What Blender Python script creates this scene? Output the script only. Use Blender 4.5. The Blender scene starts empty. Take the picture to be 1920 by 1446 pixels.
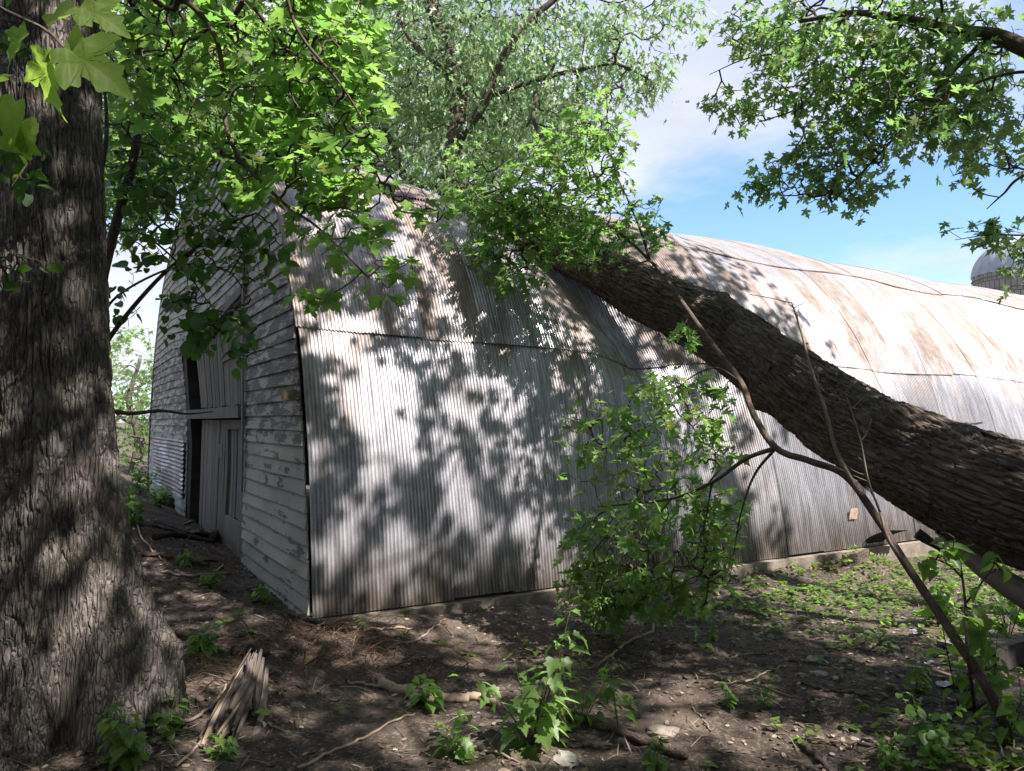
import bpy, math
import numpy as np
from mathutils import Vector
R = math.radians
rng = np.random.default_rng(11)
S = bpy.context.scene
COL = S.collection
# ------------------------------------------------------------------ camera
F, CX, CY, HZ, CAMZ = 1450.0, 960.0, 723.0, 790.0, 1.6
PITCH = math.atan((HZ - CY) / F)
cam = bpy.data.objects.new('camera', bpy.data.cameras.new('camera')); COL.objects.link(cam)
cam.data.sensor_width = 36; cam.data.lens = 36 * F / 1920
cam.location = (0, 0, CAMZ); cam.rotation_euler = (R(90) + PITCH, 0, 0)
cam.data.clip_start = 0.02; cam.data.clip_end = 3000
S.camera = cam
# ------------------------------------------------------------------ light
SUN = np.array([0.52, -0.36, 0.84]); SUN /= np.linalg.norm(SUN)
w = bpy.data.worlds.new('World'); S.world = w; w.use_nodes = True
sun = bpy.data.objects.new('sun', bpy.data.lights.new('sun', 'SUN')); COL.objects.link(sun)
sun.data.energy = 5.0; sun.data.angle = R(0.55); sun.data.color = (1.0, 0.93, 0.88)
sun.rotation_euler = Vector(SUN).to_track_quat('Z', 'Y').to_euler()
S.view_settings.view_transform = 'Standard'; S.view_settings.look = 'None'
S.view_settings.exposure = 1.33; S.view_settings.gamma = 1
S.cycles.max_bounces = 6; S.cycles.transparent_max_bounces = 4; S.cycles.diffuse_bounces = 4
S.cycles.glossy_bounces = 3; S.cycles.transmission_bounces = 4
S.cycles.use_denoising = True

# ------------------------------------------------------------------ node helper
class NT:
    def __init__(s, nt): s.t = nt; s.n = nt.nodes; s.l = nt.links
    def __call__(s, kind, ins=None, **props):
        n = s.n.new(kind)
        for k, v in props.items(): setattr(n, k, v)
        for k, v in (ins or {}).items():
            if isinstance(v, bpy.types.NodeSocket): s.l.new(v, n.inputs[k])
            else: n.inputs[k].default_value = v
        return n
    def math(s, op, a, b=0.0, c=None, clamp=False):
        d = {0: a, 1: b}
        if c is not None: d[2] = c
        return s('ShaderNodeMath', d, operation=op, use_clamp=clamp).outputs[0]
    def noise(s, vec, scale, detail=4, rough=.55, dist=0.0):
        return s('ShaderNodeTexNoise', {'Vector': vec, 'Scale': scale, 'Detail': detail, 'Roughness': rough, 'Distortion': dist}).outputs['Fac']
    def ramp(s, fac, stops, interp='LINEAR'):
        n = s('ShaderNodeValToRGB', {0: fac}); r = n.color_ramp; r.interpolation = interp
        while len(r.elements) < len(stops): r.elements.new(0.5)
        for e, (p, c) in zip(r.elements, stops):
            e.position = p; e.color = (c[0], c[1], c[2], 1) if isinstance(c, (tuple, list)) else (c, c, c, 1)
        return n.outputs[0]
    def mix(s, fac, a, b, mode='MIX'):
        n = s.n.new('ShaderNodeMix'); n.data_type = 'RGBA'; n.blend_type = mode
        for i, v in ((0, fac), (6, a), (7, b)):
            if isinstance(v, bpy.types.NodeSocket): s.l.new(v, n.inputs[i])
            else: n.inputs[i].default_value = (tuple(v) + (1,))[:4] if isinstance(v, (tuple, list)) else v
        return n.outputs[2]
    def scale(s, vec, sx, sy, sz):
        return s('ShaderNodeMapping', {'Vector': vec, 'Scale': (sx, sy, sz)}).outputs[0]
    def bump(s, h, strength=.5, dist=.01, normal=None):
        d = {'Height': h, 'Strength': strength, 'Distance': dist}
        if normal is not None: d['Normal'] = normal
        return s('ShaderNodeBump', d).outputs[0]

# world: physical sky with broken clouds
t = NT(w.node_tree); t.n.clear()
sky = t('ShaderNodeTexSky', sky_type='NISHITA', sun_disc=False, sun_elevation=math.asin(SUN[2]),
        sun_rotation=math.atan2(SUN[0], SUN[1]), air_density=1.0, dust_density=0.6, ozone_density=1.4)
tc = t('ShaderNodeTexCoord')
sep = t('ShaderNodeSeparateXYZ', {0: tc.outputs['Generated']})
zz = t.math('ADD', t.math('MAXIMUM', sep.outputs[2], 0.0), 0.22)
px_ = t.math('DIVIDE', sep.outputs[0], zz); py_ = t.math('DIVIDE', sep.outputs[1], zz)
cv = t('ShaderNodeCombineXYZ', {0: px_, 1: py_, 2: 5.5}).outputs[0]
cn = t.noise(cv, 1.0, 10, .52, .2)
cn = t.math('ADD', cn, t.ramp(sep.outputs[2], [(.13, .11), (.27, 0.0)]))
cl = t.ramp(cn, [(0.43, 0.0), (0.53, .7), (.64, 1.0)])
cshade = t.ramp(t.noise(cv, 3.0, 6, .6), [(.3, (3.6, 3.75, 4.5)), (.7, (5.0, 5.0, 5.4))])
skyc = t.mix(1.0, sky.outputs[0], (.90, 1.05, 1.2), 'MULTIPLY')
colr = t.mix(cl, skyc, cshade)
bg = t('ShaderNodeBackground', {'Color': colr, 'Strength': 0.09})
t.l.new(bg.outputs[0], t('ShaderNodeOutputWorld').inputs[0])

# ------------------------------------------------------------------ numeric helpers
def at(px, py, Y):
    px = np.asarray(px, float); py = np.asarray(py, float); Y = np.asarray(Y, float)
    u = (px - CX) / F; v = (CY - py) / F
    cp, sp = math.cos(PITCH), math.sin(PITCH)
    dx, dy, dz = u, cp - v * sp, sp + v * cp
    k = Y / dy
    return np.stack([dx * k, dy * k, CAMZ + dz * k], -1)
def to_px(P):
    P = np.asarray(P, float); cp, sp = math.cos(PITCH), math.sin(PITCH)
    y = P[..., 1]; z = P[..., 2] - CAMZ
    d = y * cp + z * sp; up = -y * sp + z * cp
    d = np.where(np.abs(d) < 1e-3, 1e-3, d)
    return CX + F * P[..., 0] / d, CY - F * up / d, d
def hsh(i, seed):
    i = (i[..., 0].astype(np.int64) * 374761393 + i[..., 1].astype(np.int64) * 668265263 + i[..., 2].astype(np.int64) * 2147483647 + seed * 1274126177) & 0xffffffff
    i = ((i ^ (i >> 13)) * 1274126177) & 0xffffffff
    i = ((i ^ (i >> 16)) * 2246822519) & 0xffffffff
    return ((i ^ (i >> 15)) & 0xffffff) / float(0xffffff)
def vnoise(P, seed=0):
    P = np.asarray(P, float); i0 = np.floor(P); f = P - i0; f = f * f * (3 - 2 * f); out = 0
    for a in (0, 1):
        for b in (0, 1):
            for c in (0, 1):
                wgt = (f[..., 0] if a else 1 - f[..., 0]) * (f[..., 1] if b else 1 - f[..., 1]) * (f[..., 2] if c else 1 - f[..., 2])
                out = out + wgt * hsh(i0 + np.array([a, b, c]), seed)
    return out * 2 - 1
def fbm(P, octv=4, seed=0, g=.5):
    s = 0; a = 1; n = 0
    for k in range(octv):
        s = s + a * vnoise(P * 2 ** k, seed + k * 7); n += a; a *= g
    return s / n
def sstep(a, b, x):
    x = np.clip((x - a) / (b - a), 0, 1); return x * x * (3 - 2 * x)
def crspline(P, n):
    P = np.asarray(P, float)
    if len(P) < 3:
        k = np.linspace(0, 1, n)[:, None]; return P[0] * (1 - k) + P[-1] * k
    Q = np.vstack([2 * P[0] - P[1], P, 2 * P[-1] - P[-2]]); m = len(P) - 1
    x = np.linspace(0, m, n); i = np.minimum(x.astype(int), m - 1); f = (x - i)[:, None]
    a, b, c, d = Q[i], Q[i + 1], Q[i + 2], Q[i + 3]
    return .5 * (2 * b + (c - a) * f + (2 * a - 5 * b + 4 * c - d) * f ** 2 + (3 * b - a - 3 * c + d) * f ** 3)

# ------------------------------------------------------------------ object helpers
def wloc(o):
    v = np.zeros(3)
    while o is not None: v += np.array(o.location); o = o.parent
    return v
def tag(o, label=None, cat=None, group=None, kind=None):
    for k, v in (('label', label), ('category', cat), ('group', group), ('kind', kind)):
        if v: o[k] = v
    return o
def thing(name, label, cat, loc, group=None):
    o = bpy.data.objects.new(name, None); COL.objects.link(o); o.location = tuple(float(c) for c in loc)
    o.empty_display_size = .1
    return tag(o, label, cat, group)
class MB:
    def __init__(s): s.V = []; s.F = []; s.A = []; s.n = 0
    def add(s, V, F, A=None):
        V = np.asarray(V, float).reshape(-1, 3)
        s.V.append(V); s.A.append(V if A is None else np.asarray(A, float).reshape(-1, 3))
        for f in (F if isinstance(F, list) else [F]): s.F.append(np.asarray(f, int) + s.n)
        s.n += len(V); return s
    def box(s, c, ex, ey, ez):
        c, ex, ey, ez = (np.asarray(q, float) for q in (c, ex, ey, ez)); V = []
        for a in (-.5, .5):
            for b in (-.5, .5):
                for d in (-.5, .5): V.append(c + a * ex + b * ey + d * ez)
        return s.add(V, [[0, 1, 3, 2], [4, 6, 7, 5], [0, 4, 5, 1], [2, 3, 7, 6], [0, 2, 6, 4], [1, 5, 7, 3]])
    def build(s, name, mat, parent=None, smooth=True, loc=None):
        V = np.vstack(s.V); A = np.vstack(s.A)
        off = wloc(parent) if parent is not None else (np.zeros(3) if loc is None else np.asarray(loc, float))
        me = bpy.data.meshes.new(name); me.vertices.add(len(V)); me.vertices.foreach_set('co', (V - off).astype(np.float32).ravel())
        Fs = [f.reshape(-1, f.shape[-1]) for f in s.F]
        tot = np.concatenate([np.full(len(f), f.shape[1]) for f in Fs]); lv = np.concatenate([f.ravel() for f in Fs])
        me.loops.add(len(lv)); me.loops.foreach_set('vertex_index', lv.astype(np.int32))
        me.polygons.add(len(tot)); st = np.concatenate([[0], np.cumsum(tot)[:-1]])
        me.polygons.foreach_set('loop_start', st.astype(np.int32))
        me.update(calc_edges=True)
        me.polygons.foreach_set('use_smooth', np.full(len(tot), smooth))
        at_ = me.attributes.new('crd', 'FLOAT_VECTOR', 'POINT'); at_.data.foreach_set('vector', A.astype(np.float32).ravel())
        me.materials.append(mat)
        o = bpy.data.objects.new(name, me); COL.objects.link(o); o.parent = parent
        if parent is None and loc is not None: o.location = tuple(loc)
        return o
def gridF(nu, nv, wrap=False):
    iu = np.arange(nu if wrap else nu - 1); iv = np.arange(nv - 1)
    a, b = np.meshgrid(iu, iv, indexing='ij'); a2 = (a + 1) % nu
    return np.stack([a * nv + b, a2 * nv + b, a2 * nv + b + 1, a * nv + b + 1], -1).reshape(-1, 4)
def tube(mb, P, r, ns=6, disp=None, cap=True):
    """generalised cylinder along the polyline P; disp(theta, v, R) is added to the radius"""
    P = np.asarray(P, float); n = len(P); r = np.broadcast_to(np.asarray(r, float), (n,))
    T = np.gradient(P, axis=0); T /= np.linalg.norm(T, axis=1)[:, None] + 1e-9
    N = np.zeros_like(P); a = np.array([0.0, 0, 1]) if abs(T[0, 2]) < .9 else np.array([1.0, 0, 0])
    N[0] = np.cross(T[0], a); N[0] /= np.linalg.norm(N[0])
    for i in range(1, n):
        v = N[i - 1] - T[i] * (N[i - 1] @ T[i]); N[i] = v / (np.linalg.norm(v) + 1e-9)
    B = np.cross(T, N); v = np.concatenate([[0], np.cumsum(np.linalg.norm(np.diff(P, axis=0), axis=1))])
    th = np.arange(ns) * 2 * math.pi / ns
    TH, VV = np.meshgrid(th, v, indexing='ij'); RR = np.broadcast_to(r, TH.shape)
    rr = RR + (disp(TH, VV, RR) if disp else 0)
    X = P[None] + rr[..., None] * (np.cos(TH)[..., None] * N[None] + np.sin(TH)[..., None] * B[None])
    A = np.stack([np.cos(TH) * RR, np.sin(TH) * RR, VV], -1)
    F = [gridF(ns, n, True)]
    V = X.reshape(-1, 3); A = A.reshape(-1, 3)
    if cap:
        V = np.vstack([V, P[0], P[-1]]); A = np.vstack([A, A[0], A[-1]])
        k = np.arange(ns); k2 = (k + 1) % ns
        F += [np.stack([k2 * n, k * n, np.full(ns, ns * n)], -1), np.stack([k * n + n - 1, k2 * n + n - 1, np.full(ns, ns * n + 1)], -1)]
    return mb.add(V, F, A)

# ------------------------------------------------------------------ materials
def mat(name):
    m = bpy.data.materials.new(name); m.use_nodes = True; t = NT(m.node_tree); t.n.clear()
    out = t('ShaderNodeOutputMaterial'); return m, t, out
def crd(t): return t('ShaderNodeAttribute', attribute_name='crd').outputs['Vector']
def leaf_mat(name, stops, trans=(.30, .50, .06), tw=.45, rough=.42, spec=.45):
    m, t, out = mat(name); g = t('ShaderNodeNewGeometry')
    rnd = g.outputs['Random Per Island']
    c = t.ramp(rnd, stops)
    sp = t('ShaderNodeSeparateXYZ', {0: crd(t)}); ax = t.math('ABSOLUTE', sp.outputs[0]); yy = sp.outputs[1]
    lat = t.math('ABSOLUTE', t.math('SUBTRACT', t.math('MULTIPLY', ax, .72), t.math('MULTIPLY', t.math('SUBTRACT', yy, .04), .68)))
    lat2 = t.math('ABSOLUTE', t.math('SUBTRACT', t.math('MULTIPLY', t.math('FRACT', t.math('SUBTRACT', t.math('MULTIPLY', yy, 7.0), t.math('MULTIPLY', ax, 5.0))), .06), .03))
    dv = t.math('MINIMUM', ax, t.math('MINIMUM', lat, t.math('ADD', lat2, .006)))
    vein = t.ramp(dv, [(.006, 1.0), (.018, 0.0)]); vc = t.noise(crd(t), 5, 4)
    c = t.mix(t.math('MULTIPLY', vc, .35), c, tuple(q * .55 for q in stops[0][1]))
    c = t.mix(t.math('MULTIPLY', vein, .5), c, (.22, .30, .10))
    pb = t('ShaderNodeBsdfPrincipled', {'Base Color': c, 'Roughness': rough, 'Specular IOR Level': spec})
    tcx = t.mix(t.math('MAXIMUM', rnd, vein), trans, (trans[0] * .5, trans[1] * .72, trans[2] * .6))
    tr = t('ShaderNodeBsdfTranslucent', {'Color': tcx})
    mx = t('ShaderNodeMixShader', {0: tw, 1: pb.outputs[0], 2: tr.outputs[0]})
    t.l.new(mx.outputs[0], out.inputs[0]); return m
def bark_mat(name, dark, light, k=1.0, bump=.6, moss=0.0):
    m, t, out = mat(name); c = crd(t)
    sv = t.scale(c, 1, 1, .16)
    warp = t.mix(.06, sv, t('ShaderNodeTexNoise', {'Vector': sv, 'Scale': 14 * k}).outputs['Color'])
    vo = t('ShaderNodeTexVoronoi', {'Vector': warp, 'Scale': 34 * k}, feature='DISTANCE_TO_EDGE').outputs[0]
    fis = t.ramp(vo, [(0.0, 0.0), (.22, 1.0)])
    n1 = t.noise(sv, 60 * k, 6, .65); n2 = t.noise(c, 3.0 * k, 5, .6); n3 = t.noise(t.scale(c, 1, 1, .5), 150 * k, 3, .6)
    col = t.mix(t.ramp(n1, [(.3, 0.0), (.7, 1.0)]), dark, light)
    col = t.mix(t.ramp(n2, [(.42, 0.0), (.68, .7)]), col, tuple(x * 1.35 for x in light))
    col = t.mix(t.ramp(vo, [(0.0, .5), (.12, 0.0)]), col, tuple(x * .45 for x in dark))
    col = t.mix(t.ramp(t.noise(c, 5 * k, 4), [(.5, 0.0), (.72, moss)]), col, (.06, .075, .03))
    h = t.math('ADD', t.math('MULTIPLY', fis, .7), t.math('ADD', t.math('MULTIPLY', n1, .6), t.math('MULTIPLY', n3, .25)))
    pb = t('ShaderNodeBsdfPrincipled', {'Base Color': col, 'Roughness': .92, 'Specular IOR Level': .15, 'Normal': t.bump(h, bump, .022)})
    t.l.new(pb.outputs[0], out.inputs[0]); return m
def wood_mat(name, a, b, rough=.85, sc=(1, 1, 1), bump=.4):
    m, t, out = mat(name); g = t('ShaderNodeNewGeometry').outputs['Random Per Island']
    c = t.scale(crd(t), *sc); n = t.noise(c, 9, 7, .65, .6); n2 = t.noise(crd(t), 2.3, 4)
    col = t.mix(t.ramp(n, [(.3, 0.0), (.7, 1.0)]), a, b)
    col = t.mix(t.math('MULTIPLY', g, .45), col, tuple(x * .55 for x in a))
    col = t.mix(t.ramp(n2, [(.5, 0.0), (.8, .6)]), col, tuple(x * .6 for x in a))
    pb = t('ShaderNodeBsdfPrincipled', {'Base Color': col, 'Roughness': rough, 'Specular IOR Level': .2, 'Normal': t.bump(n, bump, .006)})
    t.l.new(pb.outputs[0], out.inputs[0]); return m
def plain(name, stops, scale=12, rough=.85, bump=.3, metal=0.0):
    m, t, out = mat(name); n = t.noise(crd(t), scale, 7, .65)
    pb = t('ShaderNodeBsdfPrincipled', {'Base Color': t.ramp(n, stops), 'Roughness': rough, 'Metallic': metal, 'Specular IOR Level': .25,
                                       'Normal': t.bump(n, bump, .01)})
    t.l.new(pb.outputs[0], out.inputs[0]); return m

def metal_mat():
    """galvanised corrugated sheet: crd = (distance along barn, distance up the slope, sheet id)"""
    m, t, out = mat('galvanised_sheet'); c = crd(t)
    sp = t('ShaderNodeSeparateXYZ', {0: c}); sid = sp.outputs[2]
    flat = t('ShaderNodeCombineXYZ', {0: sp.outputs[0], 1: sp.outputs[1], 2: t.math('MULTIPLY', sid, 3.17)}).outputs[0]
    wn = t('ShaderNodeTexWhiteNoise', {'W': sid}, noise_dimensions='1D').outputs['Value']
    streak = t.noise(t.scale(flat, 9, .8, 1), 2.2, 6, .65, .2)
    blot = t.noise(t.scale(flat, 1.6, .55, .35), 1.3, 6, .62, .5)
    fine = t.noise(flat, 45, 4, .7)
    base = t.mix(wn, (.52, .51, .545), (.68, .67, .70))
    base = t.mix(t.ramp(streak, [(.40, 0.0), (.62, .8)]), base, (.29, .285, .31))
    base = t.mix(t.ramp(blot, [(.5, 0.0), (.72, .55)]), base, (.33, .305, .31))
    base = t.mix(t.ramp(fine, [(.5, 0.0), (.75, .4)]), base, (.74, .74, .74))
    # rust: stronger from the second course upwards
    up = t.math('SMOOTH_MIN', t.math('MULTIPLY', t.math('SUBTRACT', sp.outputs[1], 1.9), .30, clamp=True), .26, .1)
    per = t.math('MULTIPLY', t.math('SUBTRACT', wn, .5), .18)
    rf = t.math('ADD', t.math('ADD', blot, up), per)
    rf2 = t.math('ADD', rf, t.math('MULTIPLY', t.math('SUBTRACT', t.noise(t.scale(flat, 4, .7, 1), 5, 5, .7), .5), .5))
    rust = t.ramp(rf2, [(.57, 0.0), (.84, .75)])
    rc = t.ramp(t.noise(flat, 8, 5, .7), [(.3, (.12, .075, .048)), (.55, (.25, .175, .12)), (.75, (.38, .30, .23))])
    col = t.mix(rust, base, rc)
    lowd = t.math('MULTIPLY', t.ramp(sp.outputs[1], [(0.08, 1.0), (.62, 0.0)]), t.ramp(streak, [(.35, .62), (.6, 1.0)]))  # grime at the foot, carried higher to paint shade into the low wall
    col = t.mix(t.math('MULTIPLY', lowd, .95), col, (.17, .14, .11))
    mt = t.math('SUBTRACT', .64, t.math('MULTIPLY', rust, .5))
    ro = t.math('ADD', .31, t.math('ADD', t.math('MULTIPLY', rust, .35), t.math('MULTIPLY', fine, .12)))
    pb = t('ShaderNodeBsdfPrincipled', {'Base Color': col, 'Roughness': ro, 'Metallic': mt,
                                       'Normal': t.bump(t.math('ADD', t.math('MULTIPLY', fine, .25), t.noise(t.scale(flat, 1, .3, 1), 3.5, 3)), .5, .012)})
    t.l.new(pb.outputs[0], out.inputs[0]); return m
def paint_mat():
    """peeling grey-white paint over weathered boards: crd = (s, z, board id)"""
    m, t, out = mat('peeling_paint'); c = crd(t); sp = t('ShaderNodeSeparateXYZ', {0: c})
    flat = t('ShaderNodeCombineXYZ', {0: sp.outputs[0], 1: sp.outputs[1], 2: t.math('MULTIPLY', sp.outputs[2], .37)}).outputs[0]
    n = t.noise(t.scale(flat, .45, 2.2, 1), 4.6, 11, .70, .3)
    zz = sp.outputs[1]
    bias = t.ramp(t.math('MULTIPLY', zz, .2), [(.0, .405), (.22, .42), (.34, .51), (.56, .52), (.62, .43), (1, .42)])
    msk = t.ramp(t.math('SUBTRACT', n, t.math('SUBTRACT', bias, .5)), [(.495, 0.0), (.515, 1.0)])
    wn = t('ShaderNodeTexWhiteNoise', {'W': sp.outputs[2]}, noise_dimensions='1D').outputs['Value']
    pc = t.mix(t.ramp(t.noise(flat, 2.0, 5), [(.35, 0.0), (.7, 1.0)]), (.52, .50, .41), (.36, .35, .28))
    pc = t.mix(t.math('MULTIPLY', wn, .5), pc, (.32, .33, .29))
    grain = t.noise(t.scale(flat, 1.2, 30, 1), 5, 6, .65)
    wc = t.ramp(grain, [(.3, (.07, .06, .055)), (.7, (.24, .225, .205))])
    col = t.mix(msk, wc, pc)
    h = t.math('ADD', t.math('MULTIPLY', msk, .7), t.math('MULTIPLY', grain, .35))
    pb = t('ShaderNodeBsdfPrincipled', {'Base Color': col, 'Roughness': .75, 'Specular IOR Level': .3, 'Normal': t.bump(h, .7, .004)})
    t.l.new(pb.outputs[0], out.inputs[0]); return m
def soil_mat():
    m, t, out = mat('dark_soil'); c = crd(t)
    n1 = t.noise(c, 1.1, 6, .6); n2 = t.noise(c, 16, 7, .7); n3 = t.noise(c, 90, 4, .7)
    vo = t('ShaderNodeTexVoronoi', {'Vector': c, 'Scale': 55.0}).outputs['Color']
    vs = t('ShaderNodeSeparateXYZ', {0: vo}).outputs[0]
    col = t.ramp(n2, [(.25, (.030, .025, .021)), (.5, (.072, .058, .047)), (.75, (.14, .112, .088))])
    col = t.mix(t.ramp(n1, [(.48, 0.0), (.66, .7)]), col, (.18, .14, .108))
    col = t.mix(t.ramp(vs, [(.78, 0.0), (.86, .7)]), col, (.20, .155, .11))
    h = t.math('ADD', t.math('ADD', n2, t.math('MULTIPLY', n3, .5)), t.math('MULTIPLY', vs, .35))
    pb = t('ShaderNodeBsdfPrincipled', {'Base Color': col, 'Roughness': .9, 'Specular IOR Level': .25, 'Normal': t.bump(h, .9, .03)})
    t.l.new(pb.outputs[0], out.inputs[0]); return m

M = {}
M['metal'] = metal_mat(); M['paint'] = paint_mat(); M['soil'] = soil_mat()
M['bark'] = bark_mat('grey_bark', (.062, .056, .051), (.225, .20, .175), 1.3, .9, .25)
M['fbark'] = bark_mat('dark_bark', (.068, .052, .044), (.19, .15, .125), .8, 1.0, .15)
M['twig'] = bark_mat('twig_bark', (.05, .038, .03), (.15, .12, .095), 3, .4)
M['stem'] = bark_mat('sapling_bark', (.075, .055, .045), (.20, .15, .12), 3, .6)
M['bare'] = wood_mat('bare_wood', (.33, .25, .17), (.48, .38, .27), sc=(3, 3, .4))
M['grey_wood'] = wood_mat('grey_wood', (.17, .155, .14), (.34, .31, .275), sc=(4, .5, 1))
M['door_wood'] = wood_mat('door_wood', (.17, .15, .115), (.33, .295, .235), sc=(6, .35, 1))
M['dark_wood'] = wood_mat('dark_wood', (.035, .03, .026), (.09, .075, .06), sc=(6, .35, 1))
M['board'] = wood_mat('pale_board', (.30, .23, .15), (.47, .38, .27), sc=(1, 1, .4))
M['stick'] = wood_mat('stick', (.22, .17, .135), (.40, .33, .26), sc=(2, 2, .4))
M['rot'] = wood_mat('rotten', (.06, .05, .043), (.19, .16, .135), sc=(5, 5, .4), bump=.8)
M['concrete'] = plain('concrete', [(.3, (.13, .108, .086)), (.7, (.28, .24, .195))], 9)
M['stone'] = plain('stone', [(.3, (.22, .20, .185)), (.7, (.42, .39, .36))], 25)
M['paper'] = plain('paper', [(.3, (.5, .5, .53)), (.7, (.72, .72, .75))], 14, .6)
M['litter'] = None
m, t, out = mat('leaf_litter'); g = t('ShaderNodeNewGeometry').outputs['Random Per Island']
cc = t.ramp(g, [(0, (.035, .028, .023)), (.4, (.10, .077, .058)), (.7, (.20, .15, .11)), (.94, (.28, .22, .16)), (1, (.42, .36, .30))])
t.l.new(t('ShaderNodeBsdfPrincipled', {'Base Color': cc, 'Roughness': .8, 'Specular IOR Level': .3}).outputs[0], out.inputs[0]); M['litter'] = m
m, t, out = mat('root_fibre'); g = t('ShaderNodeNewGeometry').outputs['Random Per Island']
cc = t.ramp(g, [(0, (.045, .025, .016)), (.6, (.13, .07, .042)), (1, (.25, .16, .10))])
t.l.new(t('ShaderNodeBsdfPrincipled', {'Base Color': cc, 'Roughness': .9}).outputs[0], out.inputs[0]); M['fibre'] = m
M['Lmaple'] = leaf_mat('maple_leaf', [(0, (.05, .10, .03)), (.5, (.085, .16, .042)), (.93, (.13, .22, .05)), (1, (.32, .32, .05))], (.44, .66, .15), .58)
M['Lsilver'] = leaf_mat('silver_leaf', [(0, (.07, .12, .05)), (.5, (.11, .18, .075)), (.95, (.16, .24, .09)), (1, (.34, .33, .06))], (.40, .58, .18), .55)
M['Lpale'] = leaf_mat('pale_leaf', [(0, (.10, .17, .07)), (.5, (.22, .30, .16)), (1, (.42, .49, .35))], (.48, .64, .30), .5, .35)
M['Ldark'] = leaf_mat('round_leaf', [(0, (.022, .055, .025)), (.6, (.04, .10, .03)), (1, (.09, .16, .10))], (.20, .42, .05), .35, .35, .5)
M['Lback'] = leaf_mat('background_leaf', [(0, (.06, .11, .035)), (.6, (.11, .18, .055)), (1, (.17, .26, .08))], (.46, .64, .18), .58)
M['Lyoung'] = leaf_mat('young_leaf', [(0, (.07, .13, .035)), (.5, (.12, .20, .05)), (.95, (.18, .28, .07)), (1, (.36, .34, .06))], (.42, .64, .16), .55)
M['Lnear'] = leaf_mat('near_leaf', [(0, (.07, .13, .03)), (1, (.15, .22, .05))], (.50, .64, .10), .68, .6, .2)
M['Lover'] = leaf_mat('overhead_leaf', [(0, (.03, .055, .02)), (1, (.06, .10, .035))], (.14, .22, .06), .35)  # darker leaf for the added canopy, cuts its green fill light
M['Lwood'] = leaf_mat('unseen_woods_leaf', [(0, (.02, .03, .015)), (1, (.045, .06, .03))], (.06, .09, .03), .3)  # dark leaf for the added woods, lowers their green bounce
M['Lweed'] = leaf_mat('weed_leaf', [(0, (.06, .13, .03)), (.6, (.11, .21, .045)), (1, (.17, .29, .06))], (.42, .68, .10), .5)
M['Lcover'] = leaf_mat('seedling_leaf', [(0, (.06, .12, .02)), (.6, (.12, .21, .035)), (1, (.2, .30, .05))], (.42, .62, .08), .5)

# ------------------------------------------------------------------ barn frame and terrain
C0 = np.array([-1.62, 6.36, 0.0]); ET = np.array([.862, .506, 0]); ET /= np.linalg.norm(ET); ES = np.array([-ET[1], ET[0], 0])
UP = np.array([0, 0, 1.0]); BW, BL, RS = 13.0, 26.0, 6.3
half = np.array([(0, 0), (.12, .8), (.30, 1.6), (.56, 2.4), (1.0, 3.25), (1.75, 4.1), (2.8, 4.68), (4.0, 5.1), (5.2, 5.36), (6.3, 5.48)])
pl = crspline(half, 200); far = pl[::-1][1:].copy(); far[:, 0] = BW - far[:, 0] * (BW - RS) / RS
PROF = np.vstack([pl, far]); PV = np.concatenate([[0], np.cumsum(np.hypot(*np.diff(PROF, axis=0).T))])
VRIDGE = PV[199]
def prof(v): return np.interp(v, PV, PROF[:, 0]), np.interp(v, PV, PROF[:, 1])
def v_of_z(z): return float(np.interp(z, PROF[:200, 1], PV[:200]))
def dent(t, s):
    tcn = 4.0 - .30 * s
    x = np.abs(t - tcn)
    return .52 * np.exp(-(x / .75) ** 1.35) * sstep(.25, 1.1, s) * (1 - .55 * sstep(4.5, 7.5, s))
def barn_pt(t, v, off=0.0):
    s, z = prof(v); s2, z2 = prof(v + .02); s1, z1 = prof(v - .02)
    tn = np.stack([s2 - s1, z2 - z1], -1); tn /= np.linalg.norm(tn, axis=-1)[..., None] + 1e-9
    ns, nz = -tn[..., 1], tn[..., 0]
    d = dent(t, s)
    bulge = -.10 * np.exp(-((t - 4.6) / .6) ** 2) * np.exp(-((s - .4) / .5) ** 2) + .035 * np.sin(t * 1.7 + z * 1.1) * sstep(0.2, 1.5, z) \
        + .03 * np.sin(t * 4.1 - z * 2.0) * np.exp(-((t - 4.2) / 1.6) ** 2) * sstep(.3, 1.5, z)
    o = off + bulge
    z = z * (1 - .05 * np.clip(t / 10, 0, 1.4))
    s = s + ns * o + .25 * d; z = z + nz * o - .95 * d
    return C0 + ET * t[..., None] + ES * s[..., None] + UP * z[..., None]
def gable_pt(s, z, o=0.0):
    s = np.asarray(s, float); z = np.asarray(z, float); o = np.asarray(o, float) + np.zeros_like(s)
    b = .13 * np.exp(-((s - 7.5) / 2.6) ** 2) * np.exp(-((z - 3.3) / 1.0) ** 2) - .06 * np.exp(-((s - 5.0) / 2.0) ** 2) * np.exp(-((z - 1.2) / 1.0) ** 2)
    zz = z - .16 * np.exp(-((s - 5.8) / 2.2) ** 2) * sstep(1.5, 3.5, z)
    return C0 + ET * (-(o + b))[..., None] + ES * s[..., None] + UP * zz[..., None]
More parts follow.
